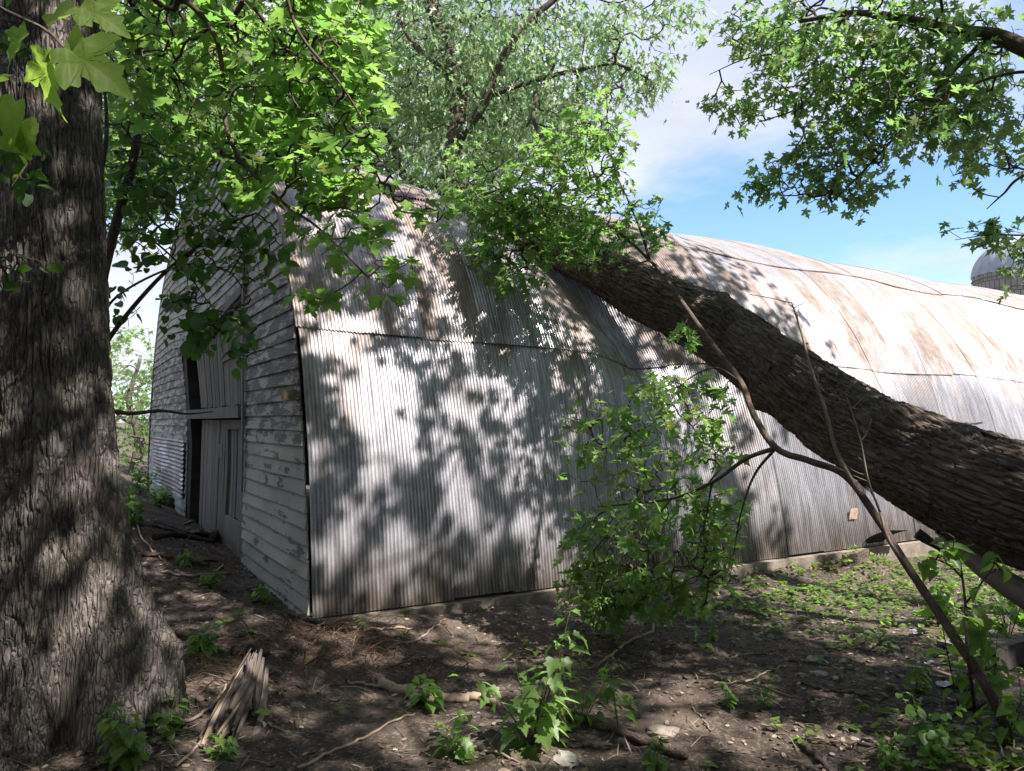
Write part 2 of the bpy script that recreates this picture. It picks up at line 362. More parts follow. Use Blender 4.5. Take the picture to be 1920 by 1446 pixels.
def ground_h(x, y, detail=True):
    x = np.asarray(x, float); y = np.asarray(y, float)
    rx, ry = x - C0[0], y - C0[1]; tt = rx * ET[0] + ry * ET[1]; ss = rx * ES[0] + ry * ES[1]
    h = -.17 - .10 * sstep(2, 7, tt) + 0 * x
    left = sstep(.5, -1.2, tt) * sstep(.6, 4.5, ss + .25 * -np.minimum(tt, 0))
    h = h + .47 * left
    h = h + .13 * np.exp(-(((x + 1.35) / .55) ** 2 + ((y - 5.75) / .5) ** 2)) + .17 * np.exp(-(((x + 1.9) / .55) ** 2 + ((y - 5.1) / .55) ** 2))
    h = h + .10 * np.exp(-(((x + 2.2) / .8) ** 2 + ((y - 4.1) / .7) ** 2))
    h = h + .13 * sstep(3.6, 0, tt) * sstep(-1.2, -.1, ss)
    h = h + .16 * np.exp(-(((tt - 6.6) / .35) ** 2 + ((ss + .28) / .22) ** 2))
    if detail:
        P = np.stack([x, y, 0 * x], -1); k = sstep(40, 12, np.hypot(x, y))
        h = h + k * (.035 * fbm(P * 1.3, 3, 5) + .022 * fbm(P * 6, 3, 9) + .010 * fbm(P * 24, 2, 3))
        h = h + .5 * fbm(P * .03, 3, 2) * sstep(25, 90, np.hypot(x, y))
    h = h + (.09 + .05 * fbm(np.stack([x * 1.8, y * 1.8, 0 * x], -1), 2, 61)) * sstep(3.0, 5.5, tt) * sstep(-.7, -.08, ss)
    inside = sstep(.05, .5, ss) * sstep(BW, BW - .5, ss) * sstep(.0, .5, tt)
    return h - .35 * inside
def gpt(px, py, lift=0.0):
    px = np.atleast_1d(np.asarray(px, float)); py = np.atleast_1d(np.asarray(py, float))
    d = at(px, py, np.ones_like(px)) - np.array([0, 0, CAMZ]); k = np.full(px.shape, 4.0)
    for _ in range(25):
        P = d * k[:, None]; h = ground_h(P[:, 0], P[:, 1]); k = .5 * k + .5 * np.clip((h - CAMZ) / np.minimum(d[:, 2], -.02), 1, 60)
    P = d * k[:, None]; P[:, 2] = ground_h(P[:, 0], P[:, 1]) + lift
    return P

# ground: one sheet, fine near the camera and coarse out to the horizon
def axis(lo, hi, step, far_):
    c = list(np.arange(lo, hi, step)); st = step; a = hi; b = lo; A = []; B = []
    while a < far_: A.append(a); st *= 1.12; a += st
    st = step * 1.12; b -= st
    while b > -far_: B.append(b); st *= 1.12; b -= st
    return np.array(B[::-1] + c + A)
gx, gy = axis(-4.5, 6.5, .028, 900), axis(3.2, 11.5, .03, 900)
X, Y = np.meshgrid(gx, gy, indexing='ij'); Z = ground_h(X, Y)
mb = MB(); mb.add(np.stack([X, Y, Z], -1), gridF(len(gx), len(gy))); tag(mb.build('ground', M['soil']), kind='structure')

# ------------------------------------------------------------------ barn
barn = thing('barn', 'long collapsed arched barn with rusty corrugated metal roof and peeling white gable', 'barn', C0)
WL = .035; SW = WL * 18
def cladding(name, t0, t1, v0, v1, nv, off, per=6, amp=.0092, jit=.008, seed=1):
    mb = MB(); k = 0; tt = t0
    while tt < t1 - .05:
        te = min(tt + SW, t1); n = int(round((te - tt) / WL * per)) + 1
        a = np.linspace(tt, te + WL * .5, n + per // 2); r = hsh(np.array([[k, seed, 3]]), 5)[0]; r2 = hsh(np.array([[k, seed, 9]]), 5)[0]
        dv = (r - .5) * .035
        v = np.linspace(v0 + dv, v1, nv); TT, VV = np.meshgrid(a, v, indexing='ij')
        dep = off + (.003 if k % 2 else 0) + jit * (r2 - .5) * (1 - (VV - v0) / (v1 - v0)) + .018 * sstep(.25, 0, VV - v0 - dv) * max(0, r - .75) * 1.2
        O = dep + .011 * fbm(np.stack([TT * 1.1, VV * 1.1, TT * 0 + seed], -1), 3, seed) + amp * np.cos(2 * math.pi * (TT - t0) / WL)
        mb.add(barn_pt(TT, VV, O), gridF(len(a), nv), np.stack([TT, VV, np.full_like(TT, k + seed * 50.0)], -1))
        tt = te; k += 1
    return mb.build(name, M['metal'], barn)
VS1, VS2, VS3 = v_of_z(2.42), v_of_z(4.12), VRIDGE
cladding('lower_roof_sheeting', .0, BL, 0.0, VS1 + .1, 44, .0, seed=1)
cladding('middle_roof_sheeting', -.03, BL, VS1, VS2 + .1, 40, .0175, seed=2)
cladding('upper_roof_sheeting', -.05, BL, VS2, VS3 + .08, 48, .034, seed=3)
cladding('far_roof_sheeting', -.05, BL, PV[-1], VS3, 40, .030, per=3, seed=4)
# gable siding: lapped boards clipped to the arch, cut round the door
DS0, DS1 = 2.72, 7.2
def dtop(s): return 3.08 - .07 * (s - DS0)
def srange(z):
    zz = min(z, 5.47); i = np.argmax(PROF[:200, 1] >= zz); sl = np.interp(zz, PROF[:200, 1], PROF[:200, 0])
    fz = PROF[199:][::-1]; sr = np.interp(zz, fz[:, 1], fz[:, 0]); return sl + .03, sr - .03
mb = MB(); z = -.25; bi = 0; rb = np.random.default_rng(5)
while z < 5.35:
    hgt = .136; z1 = z + hgt + .012; a0, b0 = srange(max(z, 0)); a1, b1 = srange(max(z1, 0))
    segs = []
    zc = z + hgt / 2
    if zc < dtop(DS0) and zc > -.3: segs = [(0, DS0, a0, a1, None, None), (DS1, 1, None, None, b0, b1)]
    if zc < dtop(DS0):
        right_end = DS1 if zc < dtop(DS1) else DS0 + (3.08 - zc) / .07
        pieces = [((a0, a1), (DS0, DS0)), ((right_end, right_end), (b0, b1))]
    else: pieces = [((a0, a1), (b0, b1))]
    for (l0, l1), (r0, r1) in pieces:
        L = max(r0 - l0, .1); ncut = max(0, int(L / 3.2)); cuts = np.sort(rb.uniform(.12, .88, ncut)); cuts = np.concatenate([[0], cuts, [1]])
        for q in range(len(cuts) - 1):
            n = max(2, int((cuts[q + 1] - cuts[q]) * L / .15)); f = np.linspace(cuts[q], cuts[q + 1] - (.0006 if q < len(cuts) - 2 else 0), n)
            sb = l0 + (r0 - l0) * f; st = l1 + (r1 - l1) * f
            tilt = rb.normal(0, .003) + np.linspace(0, rb.normal(0, .006), n); lift = abs(rb.normal(0, .004))
            ob = .030 + lift + .004 * np.sin(sb * 3 + bi)
            rows = [gable_pt(sb, z + tilt, .006), gable_pt(sb, z + tilt, ob), gable_pt(sb, z + tilt + .004, ob + .001), gable_pt(st, z1 + tilt, .012)]
            V = np.stack(rows, 1); A = np.stack([np.stack([sb, np.full(n, zq), np.full(n, float(bi + q * .31))], -1) for zq in (z, z + .004, z + .01, z1)], 1)
            mb.add(V, gridF(n, 4), A)
            for e, flip in ((0, 0), (n - 1, 1)): mb.add(V[e], [[0, 1, 2, 3]], A[e])
    z += hgt; bi += 1
mb.build('gable_siding', M['paint'], barn, smooth=False)
def gslab(mb, s0, s1, z0, z1, o0, o1, n=6, zf=None):
    """board on the gable between offsets o0 (inner) and o1 (outer)"""
    ns_, nz_ = max(2, int(abs(s1 - s0) / .12) + 1), max(2, int(abs(z1 - z0) / .15) + 1)
    a, b = np.meshgrid(np.linspace(s0, s1, ns_), np.linspace(0, 1, nz_), indexing='ij')
    top = z1 if zf is None else zf(a); zz = z0 + (top - z0) * b
    Vo = gable_pt(a, zz, o1); Vi = gable_pt(a, zz, o0); A = np.stack([a, zz, np.full_like(a, s0 * 7 + z0)], -1)
    G = gridF(ns_, nz_); N = ns_ * nz_
    idx = np.arange(N).reshape(ns_, nz_); rim = np.concatenate([idx[:, 0], idx[-1, 1:], idx[::-1, -1][1:], idx[0, ::-1][1:-1]])
    r2 = np.roll(rim, -1); side = np.stack([rim, r2, r2 + N, rim + N], -1)
    return mb.add(np.vstack([Vo.reshape(-1, 3), Vi.reshape(-1, 3)]), [G, G[:, ::-1] + N, side], np.vstack([A.reshape(-1, 3)] * 2))
def planks(name, s0, s1, z0, zf, o, parent, w_=.13, matn='door_wood', seed=0):
    mb = MB(); s = s0; r = np.random.default_rng(seed); last = s1
    while s < s1 - .03:
        e = min(s + w_ * r.uniform(.85, 1.15), s1); j = r.uniform(0, .012)
        gslab(mb, s + .004, e - .004, z0 + r.uniform(-.02, .02), 0, o - .025 + j, o + j, zf=zf); s = e
    return mb.build(name, M[matn], parent, smooth=False)
# doors, rail, posts
d = planks('barn_door', 4.28, 6.1, 1.80, lambda a: dtop(a) - .10, -.02, barn, seed=2)
d = planks('barn_door', 2.80, 4.22, 1.80, lambda a: dtop(a) - .06, -.02, barn, seed=3)
q = MB(); gslab(q, 2.80, 4.22, 2.40, 2.52, -.022, .005); q.build('door_batten', M['door_wood'], d, smooth=False)
d = planks('barn_door', 4.28, 6.1, -.1, lambda a: 0 * a + 1.62, -.03, barn, seed=4)
q = MB(); gslab(q, 4.45, 4.75, 1.12, 1.30, -.032, .0); q.build('door_latch_board', M['door_wood'], d, smooth=False)
d = planks('barn_door', 3.02, 4.02, .42, lambda a: 0 * a + 1.50, -.045, barn, matn='grey_wood', seed=6)
q = MB()
for a in ((2.80, 3.02, -.1, 1.62), (4.02, 4.22, -.05, 1.62), (3.02, 4.02, 1.5, 1.62), (3.02, 4.02, -.1, .42)): gslab(q, a[0] + .002, a[1] - .002, a[2] + .002, a[3] - .002, -.04, -.005)
q.build('door_frame', M['door_wood'], d, smooth=False)
q = MB(); gslab(q, 2.76, 6.75, 1.64, 1.78, -.10, .09); q.build('door_rail', M['grey_wood'], barn, smooth=False)
q = MB(); gslab(q, 6.86, 7.18, -.3, 0, -.22, .0, zf=lambda a: dtop(a) - .02); q.build('door_post', M['dark_wood'], barn, smooth=False)
q = MB(); gslab(q, 2.62, 2.70, .82, 3.5, .048, .066); q.build('door_trim', M['grey_wood'], barn, smooth=False)
q = MB(); gslab(q, 2.74, 7.25, 3.02, 0, -.16, .03, zf=lambda a: dtop(a) + .06)
q = MB()
sv_ = np.linspace(2.73, 7.25, 30); A_ = np.stack([gable_pt(sv_, dtop(sv_) - .02, o_) if k_ == 0 else gable_pt(sv_, dtop(sv_) + .09, o_) for k_, o_ in ((0, -.1), (0, .07), (1, .07), (1, -.1))], 1)
q.add(A_, gridF(30, 4), np.stack([np.tile(sv_[:, None], (1, 4)), np.zeros((30, 4)), np.zeros((30, 4))], -1)); q.build('door_lintel', M['grey_wood'], barn, smooth=False)
q = MB(); gslab(q, .50, .60, 1.79, 1.88, .0, .13); q.build('wall_block', M['board'], barn, smooth=False)
# corrugated patch on the far half of the gable
zz_ = np.linspace(.35, 1.28, 90); ss_ = np.linspace(7.26, 11.6, 36); a, b = np.meshgrid(ss_, zz_, indexing='ij')
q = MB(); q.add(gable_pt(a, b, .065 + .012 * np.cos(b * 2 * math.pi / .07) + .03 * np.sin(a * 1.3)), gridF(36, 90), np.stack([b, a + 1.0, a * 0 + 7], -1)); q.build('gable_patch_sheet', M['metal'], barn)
# rake edge strip of the roof along the gable
# foundation
q = MB(); tt = np.linspace(.05, BL, 300); 
rows = []
for o_, z_ in ((-.06, -.7), (-.075, -.015), (.35, -.012), (.35, -.7)):
    nz = .012 * fbm(np.stack([tt * 3, tt * 0 + z_ * 7, tt * 0], -1), 3, 4)
    rows.append(C0 + ET * tt[:, None] + ES * (o_ + nz)[:, None] * np.array([1, 1, 1]) + UP * np.full((300, 1), z_))
V = np.stack(rows, 1); q.add(V, gridF(300, 4)); q.build('concrete_foundation', M['concrete'], barn, smooth=False)
# torn flap and a small rusty plate at the foot of the far part
a, b = np.meshgrid(np.linspace(0, .42, 37), np.linspace(0, 1, 14), indexing='ij')
base_t = 7.05
P0 = C0 + ET * (base_t + a + .12 * b)[..., None] + ES * (-.02 - .28 * b ** 2 + .012 * np.cos(a * 2 * math.pi / .068))[..., None] + UP * (.04 + .20 * b * (1 - .35 * a))[..., None]
q = MB(); q.add(P0, gridF(37, 14), np.stack([a + 5, b * .3 + 2.2, a * 0 + 3], -1)); q.build('torn_sheet_flap', M['dark_wood'], barn)  # dark colour stands in for shade on the metal flap
M['rustp'] = plain('rust_plate', [(.3, (.22, .15, .11)), (.7, (.42, .33, .26))], 20)
pc = barn_pt(np.array([6.93]), np.array([.44]), .03)[0]
q = MB(); q.box(pc, ET * .15, ES * .012, UP * .13 + ET * .03); q.build('rusty_plate', M['rustp'], barn, smooth=False)

# ------------------------------------------------------------------ silo
sc_ = at(1922, 520, 46.0); SR = 2.75
silo = thing('silo', 'distant round grain silo with a metal dome behind the barn roof', 'silo', (sc_[0], sc_[1], -.2))
q = MB(); zt = 10.35; nz = 40; th = np.linspace(0, 2 * math.pi, 73)[:-1]
zz_ = np.linspace(-.5, zt, nz); TH, ZZ = np.meshgrid(th, zz_, indexing='ij')
q.add(np.stack([sc_[0] + SR * np.cos(TH), sc_[1] + SR * np.sin(TH), ZZ], -1), gridF(72, nz, True), np.stack([TH * SR, ZZ, TH * 0], -1))
m, t, out = mat('silo_staves'); c = crd(t)
br = t('ShaderNodeTexBrick', {'Vector': c, 'Color1': (.30, .28, .24, 1), 'Color2': (.22, .21, .18, 1), 'Mortar': (.12, .11, .10, 1), 'Scale': 1.0, 'Mortar Size': .03, 'Brick Width': .3, 'Row Height': .76})
t.l.new(t('ShaderNodeBsdfPrincipled', {'Base Color': br.outputs[0], 'Roughness': .8}).outputs[0], out.inputs[0])
q.build('silo_wall', m, silo)
for k in range(14):
    q = MB(); tube(q, np.stack([sc_[0] + (SR + .02) * np.cos(np.linspace(0, 2 * math.pi, 60)), sc_[1] + (SR + .02) * np.sin(np.linspace(0, 2 * math.pi, 60)), np.full(60, zt - .25 - k * .72)], -1), .03, 5, cap=False)
    q.build('silo_hoop', M['grey_wood'], silo)
TH, PH = np.meshgrid(np.linspace(0, 2 * math.pi, 145)[:-1], np.linspace(0, math.pi / 2, 20), indexing='ij')
rr = SR * 1.01 * (1 + .012 * np.cos(TH * 24))
q = MB(); q.add(np.stack([sc_[0] + rr * np.cos(TH) * np.cos(PH), sc_[1] + rr * np.sin(TH) * np.cos(PH), zt + SR * .86 * np.sin(PH)], -1), gridF(144, 20, True), np.stack([TH * SR, PH * SR, TH * 0], -1))
m, t, out = mat('dome_metal'); n = t.noise(crd(t), 1.5, 5)
t.l.new(t('ShaderNodeBsdfPrincipled', {'Base Color': t.ramp(n, [(.3, (.26, .30, .34)), (.7, (.38, .42, .46))]), 'Roughness': .6, 'Metallic': .2}).outputs[0], out.inputs[0])
q.build('silo_dome', m, silo)

# ------------------------------------------------------------------ foliage machinery
def template(half, cup=.18, droop=.22, center=(0, .32)):
    h = np.array(half, float); o = np.vstack([h, (h[1:-1] * [-1, 1])[::-1]])
    V = np.vstack([[center], o]); z = cup * np.abs(V[:, 0]) - droop * V[:, 1] ** 2
    V = np.column_stack([V, z]); n = len(o); k = np.arange(n)
    return V, np.stack([np.zeros(n, int), 1 + k, 1 + (k + 1) % n], -1)
T_MAPLE = template([(0, 0), (.10, -.05), (.36, -.04), (.30, .07), (.24, .15), (.40, .22), (.56, .50), (.44, .47), (.38, .54), (.22, .44), (.20, .58), (.27, .72), (.14, .76), (0, 1.0)])
T_SILVER = template([(0, 0), (.10, -.03), (.34, -.05), (.24, .08), (.15, .17), (.34, .26), (.52, .54), (.36, .48), (.30, .55), (.12, .42), (.11, .56), (.24, .74), (.11, .76), (0, 1.05)])
T_LOD = template([(0, 0), (.36, -.03), (.15, .16), (.5, .5), (.13, .42), (0, 1)])
T_LANCE = template([(0, 0), (.13, .3), (.11, .62), (0, 1)], .1, .35)
T_NARROW = template([(0, 0), (.22, .05), (.1, .2), (.28, .52), (.09, .45), (0, 1)], .1, .3)
T_ROUND = template([(0, 0), (.30, -.02), (.47, .26), (.42, .6), (.22, .88), (0, 1)])
T_HEART = template([(0, 0), (.12, -.09), (.30, -.08), (.42, .06), (.41, .16), (.46, .22), (.41, .38), (.42, .44), (.32, .56), (.31, .63), (.20, .74), (.17, .82), (0, 1.05)], .25, .3)
T_MULB = template([(0, 0), (.14, -.07), (.32, -.04), (.40, .10), (.37, .18), (.30, .26), (.38, .34), (.50, .50), (.40, .50), (.36, .58), (.22, .56), (.24, .68), (.16, .78), (.12, .88), (0, 1.08)], .22, .3)
T_COIN = template([(0, 0), (.25, .05), (.33, .4), (.2, .8), (0, .95)], .1, .1)
def fine_template(tpl, k=5, cup=.2, droop=.35):
    V, _ = tpl; o = V[1:, :2]; c = V[0, :2]; n = len(o); pts = []
    for i in range(n):
        a, b = o[i], o[(i + 1) % n]; nr = np.array([b[1] - a[1], a[0] - b[0]])
        for q in range(k):
            f = q / k; pts.append(a * (1 - f) + b * f + nr * (.07 * math.sin(math.pi * f) + .035 * math.sin(3 * math.pi * f)) * (1 if q else 0))
    pts = np.array(pts); m = len(pts); rings = [c[None]] + [c + (pts - c) * r for r in (.25, .5, .75, 1.0)]; V = np.vstack(rings)
    z = cup * np.abs(V[:, 0]) - droop * V[:, 1] ** 2 + .03 * np.sin(V[:, 0] * 14) * np.cos(V[:, 1] * 11); V = np.column_stack([V, z]); j = np.arange(m); j2 = (j + 1) % m
    T_ = [np.stack([0 * j, 1 + j, 1 + j2], -1)]
    for r in range(3): a, b = 1 + r * m, 1 + (r + 1) * m; T_ += [np.stack([a + j, b + j, b + j2], -1), np.stack([a + j, b + j2, a + j2], -1)]
    return V, np.vstack(T_)
def unit(v): return v / (np.linalg.norm(v, axis=-1, keepdims=True) + 1e-9)
def put_leaves(mb, tpl, P, Yd, Nd, size):
    """P positions, Yd tip directions, Nd rough normals"""
    V, Fc = tpl; P = np.asarray(P, float); n = len(P)
    if n == 0: return mb
    Yd = unit(Yd); X = unit(np.cross(Yd, Nd)); Zd = np.cross(X, Yd); size = np.broadcast_to(size, (n,))
    W = P[:, None] + size[:, None, None] * (V[None, :, 0, None] * X[:, None] + V[None, :, 1, None] * Yd[:, None] + V[None, :, 2, None] * Zd[:, None])
    A = np.repeat(V[None], n, 0)
    Fk = (Fc[None] + (np.arange(n) * len(V))[:, None, None]).reshape(-1, 3)
    return mb.add(W.reshape(-1, 3), [Fk], A.reshape(-1, 3))
def leaf_dirs(n, out=None, droop=.35, tilt=.5):
    a = rng.uniform(0, 2 * math.pi, n); Yd = np.stack([np.cos(a), np.sin(a), -droop + rng.normal(0, .35, n)], -1)
    if out is not None: Yd = unit(Yd) + .9 * out
    Nd = np.stack([rng.normal(0, tilt, n), rng.normal(0, tilt, n), np.ones(n)], -1)
    return Yd, Nd
def blob(px, py, Y, rx, ry, rY, n):
    d = unit(rng.normal(size=(n, 3))) * rng.uniform(0, 1, (n, 1)) ** (1 / 2.6)
    return at(px + d[:, 0] * rx, py + d[:, 1] * ry, Y + d[:, 2] * rY)
def grow(skel, targets, step=.10, up=.06, jit=.12, r_tip=.0022, expo=.42, rmax=.05, wander=0.0, maxd=3.0):
    """connects each target to the nearest wood. skel: list of polylines. returns paths (points, radii) and twig nodes (pos, dir)"""
    P = [np.asarray(s, float) for s in skel]; pos = np.vstack(P); par = []
    o = 0
    for s in P:
        par += [-1] + list(range(o, o + len(s) - 1)); o += len(s)
    cap = 60000; buf = np.zeros((cap, 3)); buf[:len(pos)] = pos; nn = len(pos); par = par + [0] * (cap - len(par)); n0 = nn
    dsk = np.min(np.linalg.norm(targets[:, None] - pos[None, ::3], axis=2), axis=1); order = np.argsort(dsk)
    chains = []; 
    for ti in order:
        T = targets[ti]; d = np.linalg.norm(buf[:nn] - T, axis=1); i = int(np.argmin(d)); L = d[i]
        if L < .04 or L > maxd: continue
        m = max(2, int(L / step) + 1); A = buf[i]; k = np.linspace(0, 1, m + 1)[1:, None]
        pd = unit(A - buf[par[i]]) if par[i] >= 0 else np.zeros(3)
        mid = (A + T) / 2 + pd * L * .18 + rng.normal(0, jit * L, 3) + UP * up * L
        Q = (1 - k) ** 2 * A + 2 * k * (1 - k) * mid + k ** 2 * T
        if wander: Q = Q + rng.normal(0, wander * step, Q.shape)
        idx = [i]
        for q in Q:
            if nn >= cap: break
            buf[nn] = q; par[nn] = idx[-1]; idx.append(nn); nn += 1
        chains.append(idx)
    cnt = np.zeros(nn)
    for c in chains: cnt[c[-1]] += 1
    for i in range(nn - 1, n0 - 1, -1): cnt[par[i]] += cnt[i]
    rad = np.minimum(r_tip * np.maximum(cnt, 1) ** expo, rmax)
    paths = []; tw = []; td = []
    for c in chains:
        pts = buf[c]; r = rad[c].copy(); r[0] = min(r[0], r[1] * 1.3) if len(r) > 1 else r[0]
        paths.append((pts, r)); D = unit(np.diff(pts, axis=0))
        tw.append(pts[1:]); td.append(D)
    return paths, (np.vstack(tw), np.vstack(td), np.concatenate([np.minimum(cnt[c[1:]], 99) for c in chains]))
def foliage(mb, tw, tpl, size, per=1.6, keep=6, spread=.05, droop=.35, tilt=.5, outw=.8, sv=.4):
    pos, D, c = tw; ok = c <= keep; pos, D = pos[ok], D[ok]; n = int(len(pos) * per); i = rng.integers(0, len(pos), n)
    off = rng.normal(0, spread, (n, 3)); P = pos[i] + off; Yd, Nd = leaf_dirs(n, D[i] * outw, droop, tilt)
    put_leaves(mb, tpl, P, Yd, Nd, size * rng.uniform(1 - sv, 1 + sv, n))
    return P, i
def wood(mb, paths, ns=5, rmin=0.0):
    for p, r in paths:
        if len(p) > 1 and r.max() > rmin: tube(mb, p, r, ns, cap=False)
def bark_disp(depth, fa=16., fv=3.2, seed=0, crack=.5):
    def f(TH, V, RR):
        Q = np.stack([np.cos(TH) * RR * fa, np.sin(TH) * RR * fa, V * fv], -1)
        Q = Q + .45 * fbm(Q * np.array([.6, .6, 2.4]), 2, seed + 3)[..., None]
        n = fbm(Q, 2, seed + 1, .35); ridge = 1 - np.exp(-np.abs(n / .12) ** 1.5)
        n2 = vnoise(Q * np.array([2.1, 2.1, 1.6]), seed + 5); ridge = ridge * (1 - .45 * np.exp(-np.abs(n2 / .14) ** 1.5))
        Q2 = np.stack([np.cos(TH) * RR * fa * 1.1, np.sin(TH) * RR * fa * 1.1, V * fv * 4.2], -1); cr = np.exp(-(fbm(Q2, 2, seed + 11, .4) / .07) ** 2)
        fine = fbm(np.stack([np.cos(TH) * RR * 70, np.sin(TH) * RR * 70, V * 30], -1), 2, seed + 21)
        return depth * (ridge - .6) - depth * crack * cr * ridge + depth * .22 * fine
    return f

def lobe(TH, c, w): d = (TH - c + math.pi) % (2 * math.pi) - math.pi; return np.exp(-(d / w) ** 2)
# ------------------------------------------------------------------ old maple on the left
TX, TY = at(85, 900, 4.15)[:2]
gz = float(ground_h(TX, TY))
maple = thing('old_maple_tree', 'thick grey furrowed maple trunk with flared roots at the left edge', 'tree', (TX, TY, gz))
def lobe(TH, c, w): d = (TH - c + math.pi) % (2 * math.pi) - math.pi; return np.exp(-(d / w) ** 2)
ztr = np.concatenate([np.arange(-.35, 4.6, .0115), np.arange(4.6, 9, .05)])
nth = 420; th = np.linspace(0, 2 * math.pi, nth + 1)[:-1]
TH, ZZ = np.meshgrid(th, ztr, indexing='ij'); h = ZZ - gz
fl = np.exp(-np.clip(h, -.3, 9) / .30)
Rr = .232 - .004 * np.clip(h, 0, 6) + .03 * np.sin(TH * 2 + .7) + .012 * np.sin(TH * 5 + ZZ * .6)
Rr = Rr + .80 * np.exp(-np.clip(h, .42, 9) / .60) * lobe(TH, R(20), R(30)) + fl * (.06 * lobe(TH, R(24), R(28)) + .18 * lobe(TH, R(-75), R(40)) + .30 * lobe(TH, R(165), R(45)) + .3 * lobe(TH, R(100), R(40)))
low = np.exp(-np.clip(h, -.3, 9) / .22); Rr = Rr + low * (.34 * lobe(TH, R(-16), R(11)) + .35 * lobe(TH, R(215), R(15)))
Rr = Rr - .17 * np.exp(-np.clip(h, 0, 9) / .55) * lobe(TH, R(-34), R(8)) - .05 * np.exp(-((h - .5) / .7) ** 2) * lobe(TH, R(8), R(7))
Rr = Rr + bark_disp(.024, 24, 3.0, 4, .35)(TH, ZZ, Rr) * (1 + .4 * fl)
cx = TX + .03 * np.sin(ZZ * .9) - .02 * ZZ; cy = TY + .02 * ZZ
mb = MB(); mb.add(np.stack([cx + Rr * np.cos(TH), cy + Rr * np.sin(TH), ZZ], -1), gridF(nth, len(ztr), True), np.stack([Rr * np.cos(TH), Rr * np.sin(TH), ZZ], -1))
mb.build('trunk', M['bark'], maple)
# limbs of the old maple arching over to the right
def P3(l): return np.array([at(a, b, c) for a, b, c in l])
L1 = crspline(np.vstack([[TX, TY + .1, 4.4], P3([(260, -60, 4.3), (400, 60, 4.4), (430, 260, 4.4), (520, 370, 4.3), (600, 430, 4.3), (690, 520, 4.3)])]), 50)
L2 = crspline(np.vstack([[TX, TY + .1, 4.7], P3([(330, -150, 4.4), (480, 20, 4.6), (600, 170, 4.7), (690, 270, 4.7), (760, 370, 4.6)])]), 50)
L3 = crspline(np.vstack([[TX, TY, 4.9], P3([(300, -260, 3.9), (500, -80, 4.0), (560, 60, 4.1), (640, 160, 4.1), (700, 260, 4.2)])]), 50)
mb = MB()
for L, r0 in ((L1, .020), (L2, .018), (L3, .016)): tube(mb, L, np.linspace(r0, .004, len(L)) ** 1.0, 8)
tg = np.vstack([blob(440, 120, 4.8, 220, 180, .7, 380), blob(600, 170, 4.6, 120, 190, .5, 330), blob(560, 320, 4.4, 150, 80, .45, 130), blob(430, 300, 5.0, 120, 60, .4, 60), blob(310, 60, 4.9, 160, 130, .6, 220),
                blob(700, 350, 4.5, 110, 60, .3, 60), blob(800, 400, 4.6, 60, 30, .2, 14), blob(640, 430, 4.3, 110, 60, .3, 34), blob(660, 120, 4.8, 90, 110, .4, 90), blob(720, 500, 4.3, 60, 50, .2, 14), blob(590, 560, 4.25, 40, 14, .12, 6), blob(560, -60, 4.5, 300, 90, .8, 120)])
paths, tw = grow([L1, L2, L3], tg, up=.05); wood(mb, paths)
mb.build('branches', M['twig'], maple)
mb = MB(); foliage(mb, tw, T_MAPLE, .098, per=.95, keep=5, spread=.04, droop=.35, tilt=.35); mb.build('crown', M['Lmaple'], maple)
# big leaves hanging close to the camera at the top left
mb = MB(); lf = MB()
S0 = crspline(P3([(-160, -60, 1.25), (10, 20, 1.15), (90, 60, 1.1), (150, 120, 1.1), (215, 165, 1.1)]), 24); tube(mb, S0, np.linspace(.004, .0012, 24), 6)
for (x, y, ang, sz, Y_, tp) in ((150, 15, -20, .078, 1.1, T_MAPLE), (50, 60, 215, .07, 1.12, T_MAPLE), (85, 95, 260, .095, 1.08, T_MAPLE), (120, 90, 330, .105, 1.08, T_MAPLE), (95, 45, 40, .09, 1.15, T_MAPLE),
                            (30, 190, 250, .07, 1.2, T_HEART), (10, 150, 200, .09, 1.2, T_HEART), (40, 230, 290, .06, 1.25, T_HEART), (5, 255, 340, .06, 1.25, T_HEART)):
    p = at(x, y, Y_); a = R(ang); put_leaves(lf, fine_template(tp), [p], np.array([[math.cos(a), rng.normal(0, .2), math.sin(a)]]), np.array([[rng.normal(0, .3), -1 + .2 * rng.normal(), .55]]), sz)
mb.build('branches', M['twig'], maple); lf.build('crown', M['Lnear'], maple)
# vine-like shoots on the trunk itself
tg = np.vstack([blob(40, 300, 3.75, 50, 60, .1, 14), blob(25, 500, 3.7, 60, 40, .1, 16), blob(20, 40, 3.6, 60, 90, .2, 14)])
paths, tw = grow([P3([(-60, 650, 3.7), (-40, 400, 3.7), (-30, 200, 3.7), (-20, 0, 3.7)])], tg); mb = MB(); wood(mb, paths)
lf = MB(); foliage(lf, tw, T_ROUND, .06, per=1.0, spread=.03); mb.build('shoot', M['twig'], maple); lf.build('shoot_foliage', M['Ldark'], maple)

